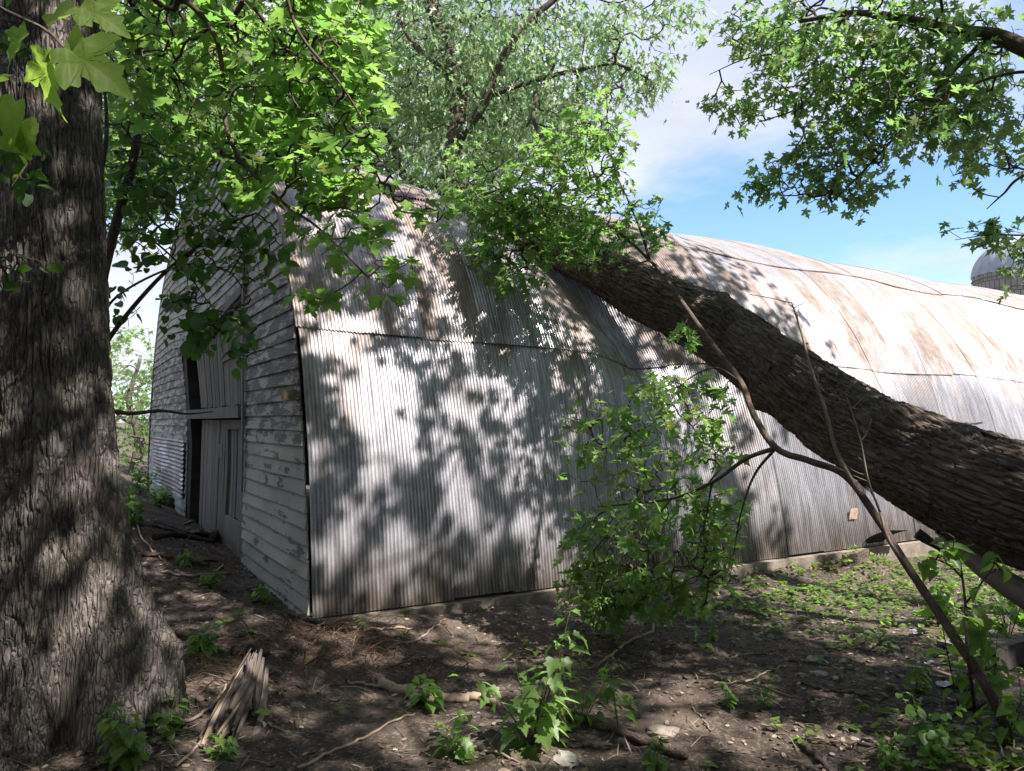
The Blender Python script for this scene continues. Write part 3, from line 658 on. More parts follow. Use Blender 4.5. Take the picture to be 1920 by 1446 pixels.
# ------------------------------------------------------------------ fallen maple across the roof
ftree = thing('fallen_maple_tree', 'huge dark fallen maple lying across and denting the barn roof', 'fallen tree', (4.9, 2.4, float(ground_h(4.9, 2.4))))
key = P3([(1900, 938, 4.9), (1760, 880, 5.4), (1590, 795, 6.3), (1455, 695, 7.1), (1325, 608, 7.9), (1195, 545, 8.8), (1100, 488, 9.3), (1000, 436, 9.9), (900, 385, 10.6), (835, 345, 11.4)])
key = np.vstack([[5.3, 2.0, -.05], [4.45, 3.1, .45], [3.75, 4.1, .85], key]); kr = np.array([.48, .43, .39, .365, .355, .34, .32, .315, .30, .28, .24, .21, .16])
FP = crspline(key, 900); FR = np.interp(np.linspace(0, 1, 900), np.linspace(0, 1, len(kr)), kr)
mb = MB(); tube(mb, FP, FR, 360, disp=lambda a, b, c: bark_disp(.032, 15, 2.6, 31, .8)(a, b, c) + c * .16 * fbm(np.stack([np.cos(a) * 1.2, np.sin(a) * 1.2, b * 1.1], -1), 3, 70) + .07 * np.exp(-((b - 6.2) / .12) ** 2) * lobe(a, 2.2, .4) + .06 * np.exp(-((b - 4.6) / .10) ** 2) * lobe(a, 4.0, .35) + .05 * np.exp(-((b - 7.4) / .10) ** 2) * lobe(a, 5.2, .4))
# loose bark slabs standing off the trunk
for k in range(150):
    i = rng.integers(90, 660); T = unit(FP[i + 3] - FP[i]); a = rng.uniform(0, 2 * math.pi)
    n1 = unit(np.cross(T, UP)); n2 = np.cross(n1, T); n = math.cos(a) * n1 + math.sin(a) * n2; sd = np.cross(T, n)
    Lb = rng.uniform(.08, .26); wb = rng.uniform(.02, .05); g_, h_ = np.meshgrid(np.linspace(0, 1, 6), np.linspace(-.5, .5, 3), indexing='ij')
    lift = FR[i] + .012 + rng.uniform(.005, .045) * g_ ** 2
    P_ = FP[i] + T * (g_ * Lb * rng.choice([-1, 1]))[..., None] + sd * (h_ * wb * (1 - .6 * g_))[..., None] + n * lift[..., None]
    mb.add(np.concatenate([P_.reshape(-1, 3), P_.reshape(-1, 3) - n * .008]), [gridF(6, 3), gridF(6, 3)[:, ::-1] + 18])
mb.build('trunk', M['fbark'], ftree)
q = MB(); tube(q, crspline(P3([(1765, 990, 5.25), (1840, 1060, 5.0), (1930, 1120, 4.8), (2080, 1200, 4.6)]), 30), np.linspace(.05, .10, 30), 24, disp=bark_disp(.006, 10, 2, 8)); q.build('bare_limb', M['stick'], ftree)
q = MB(); tube(q, crspline(P3([(1720, 1000, 5.5), (1765, 1030, 5.45), (1800, 1065, 5.4)]), 14), np.linspace(.04, .008, 14), 10, disp=bark_disp(.006, 10, 2, 8)); q.build('broken_stub', M['fbark'], ftree)
limbs = [P3([(870, 370, 11.0), (848, 300, 11.3), (862, 215, 11.5), (850, 130, 11.6), (828, 60, 11.8), (790, -40, 12), (760, -160, 12.2)]),
         P3([(845, 270, 11.3), (880, 235, 11.2), (915, 180, 11.1), (945, 105, 11.0), (985, 45, 11.0), (1045, -5, 11), (1130, -80, 11)]),
         P3([(915, 180, 11.1), (1000, 152, 11), (1090, 130, 10.9), (1160, 122, 10.8), (1235, 160, 10.7)]),
         P3([(850, 130, 11.6), (800, 105, 11.7), (765, 65, 11.8), (738, 0, 12.0), (715, -80, 12)]),
         P3([(828, 60, 11.8), (900, 30, 12.2), (960, 55, 12.6), (1020, 60, 12.8)]),
         P3([(850, 355, 11.4), (760, 330, 12.2), (735, 270, 12.5), (690, 200, 12.8), (640, 120, 13)]),
         P3([(1000, 420, 9.9), (1060, 330, 10.2), (1000, 220, 10.6), (1040, 120, 10.8)])]
lr = [(.17, .09), (.085, .035), (.045, .012), (.06, .03), (.06, .03), (.09, .03), (.05, .02)]
mb = MB(); LS = []
for L, (a, b) in zip(limbs, lr):
    q = crspline(L, 44); LS.append(q); tube(mb, q, np.linspace(a, b, 44), 12, disp=bark_disp(.006, 20, 4, 5))
tg = np.vstack([blob(800, 100, 12.2, 190, 150, 1.3, 420), blob(980, 90, 11.4, 200, 120, 1.0, 300), blob(720, 250, 12.6, 110, 80, .9, 160), blob(930, 240, 11.8, 160, 90, 1.0, 230),
                blob(1180, 60, 10.9, 110, 80, .6, 70), blob(1200, 160, 10.8, 45, 70, .4, 34), blob(1080, 200, 10.9, 80, 90, .6, 80), blob(1270, 20, 11, 60, 40, .4, 16), blob(850, 330, 11.0, 110, 55, .5, 110), blob(900, -90, 12, 420, 110, 1.5, 250), blob(620, 130, 13.2, 110, 150, .8, 160)])
paths, tw = grow(LS, tg, step=.16, up=-.02, r_tip=.004, rmax=.04); wood(mb, paths, 4); mb.build('limbs', M['twig'], ftree)
lf = MB(); foliage(lf, tw, T_NARROW, .135, per=4.4, keep=8, spread=.15, droop=1.0, tilt=.9, outw=.5); lf.build('upper_crown', M['Lpale'], ftree)

# ------------------------------------------------------------------ young maple in front, bent under the fallen one
yb = gpt(1905, 1385)[0]
ymaple = thing('young_maple_tree', 'slender leaning young maple with lobed leaves in front of the fallen trunk', 'tree', yb)
stemA = crspline(np.vstack([yb - [0, 0, .08], P3([(1850, 1290, 4.25), (1770, 1165, 4.45), (1700, 1060, 4.65), (1640, 965, 4.8), (1585, 892, 4.9), (1520, 865, 5.05), (1455, 840, 5.2), (1412, 775, 5.6), (1388, 715, 5.9), (1335, 645, 6.3), (1285, 575, 6.7), (1248, 520, 7.0), (1218, 488, 7.2), (1165, 440, 7.4), (1110, 405, 7.6), (1030, 375, 7.8), (960, 350, 8.0)])]), 120)
rA = np.interp(np.linspace(0, 1, 120), [0, .3, .55, .75, 1], [.027, .022, .022, .016, .004])
mb = MB(); tube(mb, stemA, rA, 14, disp=bark_disp(.0022, 60, 8, 2)); 
mb.build('stem', M['stem'], ymaple)
deadst = [crspline(P3([(1612, 925, 4.85), (1570, 850, 4.9), (1548, 770, 4.95), (1520, 690, 5.0), (1503, 625, 5.05), (1485, 568, 5.1)]), 30), crspline(P3([(1485, 568, 5.1), (1450, 560, 5.1), (1405, 552, 5.1)]), 8),
          crspline(P3([(1650, 960, 4.75), (1628, 900, 4.75), (1612, 820, 4.8), (1588, 745, 4.85)]), 20), crspline(P3([(1700, 1060, 4.65), (1665, 1010, 4.7), (1650, 960, 4.75)]), 8)]
mb = MB()
for s_, (a, b) in zip(deadst, ((.014, .005), (.005, .002), (.008, .003), (.011, .008))): tube(mb, s_, np.linspace(a, b, len(s_)), 8)
for k in range(24):
    s_ = deadst[rng.choice([0, 0, 2])]; i = rng.integers(4, len(s_) - 1); d_ = np.array([rng.normal(0, 1), rng.normal(0, .5), rng.uniform(.1, 1)]); d_ = unit(d_) * rng.uniform(.05, .22)
    tube(mb, crspline([s_[i], s_[i] + d_ * .5 + rng.normal(0, .01, 3), s_[i] + d_], 6), np.linspace(.0035, .001, 6), 4)
mb.build('dead_shoot', M['stick'], ymaple)
br = [crspline(P3([(1455, 840, 5.2), (1400, 860, 5.3), (1335, 905, 5.5), (1260, 935, 5.8), (1180, 945, 6.1), (1120, 950, 6.3)]), 30),
      crspline(P3([(1455, 840, 5.2), (1415, 890, 5.3), (1390, 960, 5.4), (1375, 1040, 5.5)]), 20),
      crspline(P3([(1335, 905, 5.5), (1320, 990, 5.6), (1300, 1060, 5.7)]), 14), crspline(P3([(1260, 935, 5.8), (1215, 990, 5.9), (1180, 1060, 6.0)]), 14),
      crspline(P3([(1388, 715, 5.9), (1340, 690, 6.0), (1280, 720, 6.1), (1230, 790, 6.2), (1150, 830, 6.3)]), 26),
      crspline(P3([(1218, 488, 7.2), (1200, 430, 7.2), (1175, 370, 7.3), (1150, 310, 7.4), (1140, 230, 7.5)]), 24),
      crspline(P3([(1218, 488, 7.2), (1160, 505, 7.4), (1090, 520, 7.6), (1010, 470, 7.8)]), 20)]
mb = MB()
for s_, (a, b) in zip(br, ((.017, .005), (.012, .003), (.008, .002), (.007, .002), (.008, .002), (.014, .003), (.008, .002))): tube(mb, s_, np.linspace(a, b, len(s_)), 7)
tg = np.vstack([blob(1180, 880, 6.1, 120, 90, .45, 80), blob(1240, 1010, 6.0, 175, 110, .5, 190), blob(1230, 1100, 6.1, 160, 60, .4, 130), blob(1270, 770, 6.0, 110, 80, .35, 90), blob(1130, 810, 6.2, 100, 60, .3, 46), blob(1340, 840, 5.8, 40, 60, .2, 24), blob(1110, 1080, 6.2, 60, 70, .3, 60), blob(1350, 1050, 5.9, 40, 60, .3, 30), blob(1070, 790, 6.3, 40, 25, .1, 8),
                blob(1340, 960, 5.7, 60, 90, .3, 50), blob(1140, 1150, 6.2, 60, 25, .3, 16), blob(1110, 1000, 6.2, 60, 60, .3, 30),
                blob(1060, 330, 7.7, 120, 105, .5, 330), blob(1120, 250, 7.5, 75, 85, .4, 80), blob(900, 380, 8.2, 90, 50, .4, 110), blob(930, 470, 8.0, 70, 45, .3, 60), blob(960, 380, 8.0, 100, 55, .4, 140), blob(1010, 460, 7.9, 110, 50, .4, 150), blob(950, 520, 7.8, 60, 40, .3, 36), blob(1190, 400, 7.3, 50, 60, .3, 34), blob(900, 430, 8.0, 50, 22, .2, 16), blob(1090, 440, 7.5, 110, 60, .3, 190), blob(980, 400, 7.9, 90, 45, .3, 110), blob(1130, 1130, 6.2, 110, 40, .3, 60), blob(1225, 440, 7.2, 25, 45, .2, 12), blob(1270, 630, 6.6, 26, 22, .1, 6), blob(900, 300, 8.3, 60, 60, .4, 40)])
paths, tw = grow(br + [stemA[70:]], tg, step=.09, up=.03); wood(mb, paths); mb.build('branches', M['twig'], ymaple)
lf = MB(); foliage(lf, tw, T_SILVER, .095, per=1.2, keep=6, spread=.05, droop=.45, tilt=.5); lf.build('crown', M['Lyoung'], ymaple)

# ------------------------------------------------------------------ maple overhanging at the top right
rtree = thing('overhanging_maple_tree', 'maple branches with green leaves overhanging against the sky at top right', 'tree', (11, 3.2, float(ground_h(11, 3.2))))
rt = crspline([(11, 3.2, -.4), (10.9, 3.3, 2), (10.6, 3.5, 4), (10.2, 3.9, 6), (9.5, 4.3, 9), (9.2, 4.4, 12)], 60)
mb = MB(); tube(mb, rt, np.linspace(.42, .12, 60), 40, disp=bark_disp(.02, 10, 3, 6)); mb.build('trunk', M['bark'], rtree)
RL = [np.vstack([[10.6, 3.5, 4.2], P3([(2350, 260, 5.6), (2060, 150, 6.0), (1925, 92, 6.2), (1860, 66, 6.3), (1785, 58, 6.4), (1700, 36, 6.5), (1600, 25, 6.6), (1500, 40, 6.8)])]),
      P3([(1860, 66, 6.3), (1800, 120, 6.4), (1740, 190, 6.5), (1680, 255, 6.5), (1620, 320, 6.6), (1560, 380, 6.7)]), P3([(1700, 36, 6.5), (1640, 90, 6.6), (1560, 130, 6.7), (1500, 200, 6.9), (1420, 230, 7.0)]),
      P3([(2060, 150, 6.0), (1920, 135, 5.9), (1820, 160, 5.9), (1740, 210, 6.0), (1650, 280, 6.1)]), P3([(2350, 260, 5.6), (2100, 280, 5.5), (1930, 325, 5.5), (1880, 365, 5.5), (1850, 392, 5.5)]), P3([(2100, 280, 5.5), (2000, 420, 5.4), (1930, 440, 5.4), (1860, 440, 5.4), (1790, 450, 5.4)]),
      P3([(1600, 25, 6.6), (1500, 90, 6.8), (1400, 110, 7.0), (1330, 140, 7.1)])]
mb = MB(); RS_ = []
for L, (a, b) in zip(RL, ((.10, .018), (.022, .005), (.022, .004), (.016, .004), (.02, .003), (.014, .002), (.014, .003))):
    q_ = crspline(L, 44); RS_.append(q_); tube(mb, q_, np.linspace(a, b, 44), 9)
tg = np.vstack([blob(1650, 100, 6.7, 270, 130, .8, 700), blob(1800, 210, 6.2, 150, 90, .6, 230), blob(1600, 250, 6.7, 130, 110, .5, 260), blob(1410, 200, 7.1, 90, 45, .35, 50), blob(1500, 340, 6.8, 90, 55, .35, 70), blob(1410, 355, 6.8, 35, 22, .15, 10),
                blob(1600, 370, 6.6, 60, 30, .2, 26), blob(1430, 60, 7.1, 100, 60, .5, 80), blob(1870, 300, 5.8, 60, 50, .3, 24), blob(1840, 440, 5.5, 70, 18, .15, 15), blob(1910, 470, 5.5, 30, 60, .2, 18), blob(1800, 330, 5.8, 40, 20, .2, 8), blob(1340, 200, 7.1, 40, 14, .1, 8), blob(1650, -100, 6.6, 330, 100, 1, 200), blob(2050, 150, 6, 120, 150, .8, 120)])
paths, tw = grow(RS_, tg, step=.10, up=.0); wood(mb, paths); mb.build('branches', M['twig'], rtree)
lf = MB(); foliage(lf, tw, T_SILVER, .090, per=1.7, keep=7, spread=.06, droop=.5, tilt=.6); lf.build('crown', M['Lsilver'], rtree)

# ------------------------------------------------------------------ trees behind the old trunk
ub = np.array([-3.15, 5.8, float(ground_h(-3.15, 5.8))])
utree = thing('round_leaved_tree', 'small tree with dark round leaves between the old trunk and the gable', 'tree', ub)
UL = [np.vstack([ub - [0, 0, .1], P3([(150, 900, 5.8), (165, 720, 5.8), (185, 560, 5.7), (215, 430, 5.6), (250, 300, 5.5), (265, 180, 5.5), (255, 60, 5.4), (240, -60, 5.4)])]),
      P3([(167, 690, 5.8), (230, 600, 5.7), (300, 520, 5.6), (360, 470, 5.4), (430, 420, 5.3), (480, 400, 5.2)]), P3([(175, 640, 5.8), (215, 560, 5.7), (330, 500, 5.5), (420, 505, 5.3), (470, 560, 5.2)]),
      P3([(215, 430, 5.6), (270, 440, 5.5), (340, 500, 5.4), (400, 580, 5.3)]), P3([(163, 760, 5.8), (240, 775, 5.7), (300, 770, 5.7), (350, 776, 5.7), (400, 772, 5.8)]), P3([(200, 560, 5.7), (180, 400, 5.6), (200, 250, 5.6), (190, 100, 5.6)])]
mb = MB(); US = []
for L, (a, b) in zip(UL, ((.05, .02), (.02, .006), (.012, .003), (.012, .003), (.02, .004), (.03, .008))):
    q_ = crspline(L, 40); US.append(q_); tube(mb, q_, np.linspace(a, b, 40), 9)
mb.build('trunk', M['twig'], utree)
tg = np.vstack([blob(360, 440, 5.4, 130, 90, .4, 150), blob(300, 330, 5.5, 110, 90, .5, 120), blob(400, 610, 5.3, 100, 50, .25, 60), blob(480, 460, 5.2, 70, 70, .2, 36), blob(330, 560, 5.3, 60, 40, .3, 26), blob(450, 660, 5.2, 30, 24, .1, 7), blob(240, 220, 5.6, 70, 150, .5, 80), blob(230, 560, 5.6, 30, 60, .3, 10)])
paths, tw = grow(US, tg, step=.09, up=.03, wander=.15); mb = MB(); wood(mb, paths); mb.build('branches', M['twig'], utree)
lf = MB(); foliage(lf, tw, T_ROUND, .075, per=1.0, keep=5, spread=.035, droop=.5, tilt=.5); lf.build('crown', M['Ldark'], utree)

def bg_tree(name, label, cat, x, y, h_, crown, tpl, size, m_, per, group=None, n=400, r=.16, keep=6):
    b = np.array([x, y, float(ground_h(x, y)) - .1]); T = thing(name, label, cat, b, group)
    tr = crspline([b, b + [.1, .1, h_ * .35], b + [-.15, 0, h_ * .65], b + [.1, .1, h_]], 30)
    mb = MB(); tube(mb, tr, np.linspace(r, r * .25, 30), 12, disp=bark_disp(.01, 10, 3, 9)); mb.build('trunk', M['bark'], T)
    tg = np.vstack([c if isinstance(c, np.ndarray) else (b + [0, 0, 0] + np.array(c[:3]) + unit(rng.normal(size=(c[4], 3))) * rng.uniform(0, 1, (c[4], 1)) ** .45 * c[3]) for c in crown])
    paths, tw = grow([tr], tg, step=.28, up=.08, r_tip=.006, rmax=.07, maxd=6); mb = MB(); wood(mb, paths, 4); mb.build('branches', M['twig'], T)
    lf = MB(); foliage(lf, tw, tpl, size, per=per, keep=keep, spread=.16, droop=.6, tilt=.8); lf.build('crown', m_, T); return T
bg_tree('background_tree', 'bright green tree with small leaves behind the top of the gable', 'tree', -6.1, 15.8, 9.5,
        [blob(300, 130, 13.5, 160, 200, 1.8, 600), blob(470, 130, 14.5, 140, 170, 1.6, 420), blob(240, 330, 13, 80, 120, 1.2, 320), blob(380, 300, 13.5, 150, 100, 1.2, 260), blob(420, -120, 14, 250, 120, 2, 160)], T_LOD, .17, M['Lback'], 3.6, 'trees behind the barn')
bg_tree('background_tree', 'pale leafy tree standing far behind the middle of the roof', 'tree', -2.5, 22.0, 12.5,
        [blob(690, 150, 20, 180, 190, 2.5, 600), blob(900, 210, 20, 170, 130, 2.5, 420), blob(560, 240, 20, 90, 90, 2, 130)], T_LOD, .27, M['Lpale'], 2.6, 'trees behind the barn')
bg_tree('background_tree', 'low bushy tree in the gap left of the gable wall', 'tree', -10.5, 21.5, 3.4,
        [(0, 0, 1.8, 1.7, 160), (1.3, -.5, 1.1, 1.2, 90), (-1.8, .2, 1.4, 1.3, 90)], T_LOD, .15, M['Lback'], 3.2, 'trees behind the barn')
bg_tree('background_tree', 'distant dark tree lower left of the sky gap', 'tree', -16, 30, 5.5,
        [(0, 0, 3.0, 2.8, 200), (2.4, 0, 2.0, 1.8, 110), (-3, 0, 2.4, 2.2, 120)], T_LOD, .2, M['Lback'], 3.4, 'trees behind the barn')
# bushy plants against the foot of the gable
def weed(name, label, cat, base, h_, stems, tpl, size, m_, per=1.0, spread=.25, group=None, droop=.35, step=.07, lean=(0, 0), up0=.25):
    T = thing(name, label, cat, base, group); mb = MB(); lf = MB(); base = np.asarray(base, float)
    for k in range(stems):
        d_ = np.array([rng.normal(lean[0], spread), rng.normal(lean[1], spread), 1.0]); hh = h_ * (1 if k == 0 else rng.uniform(.45, .95)); tip = base + unit(d_) * hh
        n_ = max(4, int(hh / step)); s_ = crspline([base + [0, 0, -.02], base + (tip - base) * .5 + rng.normal(0, .05 * hh, 3) + [0, 0, .06 * hh], tip], n_ + 2)
        tube(mb, s_, np.linspace(.0045, .0012, len(s_)) * (h_ / .6) ** .5, 5)
        for i in range(int(len(s_) * up0), len(s_)):
            for _ in range(2 if rng.random() < per else 1):
                a = rng.uniform(0, 2 * math.pi); L_ = size * rng.uniform(.3, .9) * (1.2 - .7 * i / len(s_)); pe = s_[i] + L_ * np.array([math.cos(a), math.sin(a), .35])
                tube(mb, [s_[i], (s_[i] + pe) / 2 + [0, 0, .006], pe], [.0014, .001, .0008], 3, cap=False)
                sz = size * rng.uniform(.65, 1.15) * (1 - .55 * (i / len(s_)) ** 2)
                put_leaves(lf, tpl, [pe], np.array([[math.cos(a), math.sin(a), -droop + rng.normal(0, .3)]]), np.array([[rng.normal(0, .35), rng.normal(0, .35), 1.0]]), sz)
    mb.build('stem', M['twig'] if h_ > .5 else M['Lweed'], T); lf.build('foliage', m_, T); return T
for k, (x, y, hh, lab) in enumerate(((262, 925, .62, 'yellow green bush at the foot of the far gable siding'), (300, 950, .5, 'smaller leafy bush in front of the corrugated gable patch'), (245, 985, .45, 'low green plant just right of the old trunk'))):
    b = gpt(x, y)[0]; weed('bush', lab, 'bush', b, hh, 9, T_ROUND, .09, M['Lweed'], 1.0, .4, 'bushes beside the gable')

LIT = [(690, 800, 125, 210, .82), (640, 1000, 60, 110, .78), (740, 1060, 70, 70, .95), (850, 935, 50, 60, 1.0), (800, 740, 120, 80, .72), (960, 740, 130, 120, .58), (650, 640, 100, 40, .8),
       (760, 430, 110, 50, .42), (860, 590, 150, 45, .55), (980, 600, 70, 45, .55), (830, 480, 130, 45, .6), (1050, 560, 60, 50, .4), (640, 370, 80, 50, .8),
       (1500, 900, 170, 130, 1.0), (1350, 780, 130, 140, .75), (1600, 1000, 140, 80, 1.2), (1700, 1010, 120, 60, 1.3), (1750, 640, 240, 170, 1.4), (1600, 540, 330, 110, 1.1), (1850, 780, 160, 100, 1.3), (1400, 470, 170, 60, .8),
       (1780, 1110, 300, 70, 1.6), (1500, 1100, 170, 38, .8), (1440, 1075, 130, 22, .7), (800, 1195, 130, 26, .62), (1400, 1370, 170, 30, .9), (1270, 1295, 90, 18, .85), (1620, 1410, 90, 35, .8), (950, 1290, 70, 26, .7), (700, 1240, 50, 20, .6), (1600, 1180, 60, 12, .6)]
DARK = [(620, 540, 110, 80, .5), (900, 1080, 130, 50, .6), (380, 1030, 200, 110, 1.0), (1330, 510, 120, 60, .8), (1450, 610, 60, 50, .55), (1150, 760, 90, 260, 1.0), (1000, 960, 130, 200, 1.1), (860, 1060, 110, 70, .7), (880, 780, 60, 60, .35), (640, 760, 40, 50, .3), (560, 760, 30, 60, .5), (800, 530, 90, 24, .5)]
def litness(P):  # lit and dark regions that decide which canopy and woods leaves stay
    a, b, d = to_px(P); L_ = np.where((a > -50) & (a < 1970) & (b > 250) & (b < 1480) & (d > 0), .06, .30)
    for cx_, cy_, rx_, ry_, s_ in LIT: L_ = np.maximum(L_, s_ * np.clip(1.35 - .9 * np.hypot((a - cx_) / rx_, (b - cy_) / ry_), 0, 1))
    for cx_, cy_, rx_, ry_, s_ in DARK: L_ = L_ - s_ * np.clip(1.3 - np.hypot((a - cx_) / rx_, (b - cy_) / ry_), 0, 1)
    return np.where(a < 1280, np.minimum(L_, .9), L_)
def first_hit(P):
    Q = P.copy(); hit = np.zeros(len(P), int); H = P.copy()
    for _ in range(130):
        Q = Q - SUN * .13; rx, ry = Q[:, 0] - C0[0], Q[:, 1] - C0[1]; tt = rx * ET[0] + ry * ET[1]; ss = rx * ES[0] + ry * ES[1]
        zr = np.interp(ss, PROF[:, 0], PROF[:, 1]); inb = (tt > 0) & (tt < BL) & (ss > 0) & (ss < BW) & (Q[:, 2] < zr); gr = Q[:, 2] < -.1
        new = (hit == 0) & (inb | gr); H[new] = Q[new]; hit[new & inb] = 1; hit[new & ~inb] = 2
        if _ % 2 == 0:
            dd = np.min(np.linalg.norm(Q[:, None] - FP[None, 90:600:20], axis=2), axis=1) < .42; nw = (hit == 0) & dd; hit[nw] = 3; H[nw] = Q[nw]
    return hit, H
def trunk_hit(P):
    k = ((P[:, 0] - TX) * SUN[0] + (P[:, 1] - TY) * SUN[1]) / (SUN[0] ** 2 + SUN[1] ** 2); Q = P - k[:, None] * SUN
    return (np.hypot(Q[:, 0] - TX, Q[:, 1] - TY) < .5) & (Q[:, 2] > -.2) & (Q[:, 2] < 4.8) & (k > 0)
# unseen woods added behind and beside the camera to block sky light
n = 23000; az = rng.uniform(R(140), R(374), n); rr = rng.uniform(8.5, 13, n); zz_ = rng.uniform(0, 1, n) ** .8 * (8.0 + 1.5 * np.sin(az * 5))
P = np.stack([rr * np.cos(az), rr * np.sin(az) + 2, zz_], -1)
hit, H = first_hit(P); P = P[~((hit > 0) & (litness(H) > .45))]; n = len(P); Yd, Nd = leaf_dirs(n, None, .3, .9)
lf = MB(); put_leaves(lf, T_LOD, P, Yd, Nd, rng.uniform(.35, .6, n))
for k in range(22):
    a = R(158 + k * 6.4); r_ = rng.uniform(9, 12); x_, y_ = r_ * math.cos(a), r_ * math.sin(a) + 2; g_ = float(ground_h(x_, y_))
    tube(lf, crspline([(x_, y_, g_ - .1), (x_ + .1, y_, 3), (x_ - .1, y_ + .2, 7)], 12), np.linspace(.16, .08, 12), 8)
tag(lf.build('unseen_woods', M['Lwood']), kind='stuff')

# ------------------------------------------------------------------ foreground plants
pb = gpt(1000, 1395)[0]
weed('mulberry_sapling', 'bright green mulberry sapling with toothed leaves at the bottom centre', 'sapling', pb, .72, 8, T_MULB, .12, M['Lyoung'], .7, .42, None, .35, .08, (.1, 0), .12)
for (x, y, hh, st, tp, sz, ln, lab) in (
    (1090, 1360, .42, 4, T_HEART, .075, (.25, 0), 'small heart leaved seedling right of the mulberry sapling'),
    (1160, 1365, .40, 2, T_HEART, .065, (.25, 0), 'thin upright seedling over the right half of the fallen branch'),
    (800, 1330, .22, 3, T_HEART, .09, (-.1, 0), 'low seedling beside the pale broken branch end'),
    (850, 1420, .22, 3, T_MULB, .09, (0, 0), 'broad leaved sprout under the left of the mulberry sapling'),
    (1440, 1330, .27, 3, T_ROUND, .045, (.1, 0), 'single leafy weed in the middle of the bare soil'),
    (1365, 1330, .20, 3, T_ROUND, .05, (-.1, 0), 'sparse weed on the bare soil left of the leafy weed'),
    (1335, 1190 + 10, .12, 3, T_ROUND, .04, (0, 0), 'tiny green sprout beside the leaning pale stick'),
    (250, 1330, .26, 4, T_HEART, .08, (.2, 0), 'leafy sprout growing at the foot of the old maple roots'),
    (375, 1230, .20, 5, T_HEART, .075, (.3, 0), 'dark green seedling where the old root meets the soil'),
    (300, 1385, .2, 3, T_ROUND, .07, (.2, 0), 'small sprout in front of the root hollow'),
    (235, 1440, .30, 8, T_HEART, .07, (.1, 0), 'dense green clump in the bottom left corner by the trunk'),
    (420, 1420, .12, 4, T_MULB, .05, (0, 0), 'little seedling below the splintered log'),
    (490, 1130, .16, 4, T_ROUND, .07, (0, 0), 'seedling on the reddish mound near the barn corner'),
    (400, 1100, .16, 4, T_ROUND, .07, (0, 0), 'pale green sprout left of the barn corner mound'),
    (350, 1060, .16, 5, T_LANCE, .12, (0, 0), 'fern-like sprig between planks and trunk'),
    (1230, 1445, .18, 4, T_ROUND, .05, (0, 0), 'small weed at the end of the fallen branch'),
    (1180, 1290 + 40, .1, 2, T_HEART, .04, (0, 0), 'tiny seedling left of the bare soil weed'),
    (1800, 1330, .85, 3, T_HEART, .095, (.0, .0), 'tall heart leaved vine in front of the leaning young maple'),
    (1880, 1400, .60, 6, T_HEART, .085, (.1, 0), 'dense heart leaved vine in the bottom right corner'),
    (1740, 1420, .34, 8, T_ROUND, .06, (0, 0), 'low round leaved thicket left of the corner vine'),
    (1660, 1440, .22, 9, T_COIN, .035, (0, 0), 'fine leaved weed patch at the bottom right'),
    (1720, 1300, .30, 4, T_ROUND, .06, (.1, 0), 'green weed beside the pale board on the soil'),
    (1760, 1170, .50, 6, T_HEART, .10, (.1, 0), 'broad leaved plant under the fallen trunk'),
    (1890, 1200, .75, 5, T_HEART, .11, (.0, 0), 'tall broad leaved plant at the right edge under the trunk')):
    b = gpt(x, min(y, 1446))[0]; weed('seedling' if hh < .33 else 'vine_plant', lab, 'plant', b, hh, st, tp, sz, M['Lweed'], .8, .28, 'wild plants on the soil', .35, .06, ln)
# a dark stem with round leaves standing in the right foreground
b = gpt(1830, 1345)[0]; T = thing('shrub_sapling', 'dark stemmed sapling with round leaves in front of the fallen trunk at right', 'sapling', b)
sk = [crspline(np.vstack([b, P3([(1815, 1230, 4.2), (1810, 1130, 4.3), (1800, 1050, 4.3), (1795, 1000, 4.3)])]), 24), crspline(P3([(1812, 1130, 4.3), (1850, 1080, 4.3), (1870, 1050, 4.3)]), 8), crspline(P3([(1805, 1085, 4.3), (1780, 1060, 4.3), (1745, 1045, 4.3)]), 8)]
mb = MB(); [tube(mb, s_, np.linspace(a, .003, len(s_)), 7) for s_, a in zip(sk, (.012, .006, .006))]; mb.build('stem', M['twig'], T)
tg = np.vstack([blob(1790, 1030, 4.3, 50, 40, .15, 14), blob(1860, 1060, 4.3, 40, 40, .15, 10), blob(1745, 1055, 4.3, 35, 22, .12, 8), blob(1830, 1180, 4.25, 70, 60, .2, 18)]); paths, tw = grow(sk, tg); mb = MB(); wood(mb, paths, 4); mb.build('branches', M['twig'], T)
lf = MB(); foliage(lf, tw, T_HEART, .085, per=.45, spread=.02, droop=.4, tilt=.4); lf.build('foliage', M['Lweed'], T)

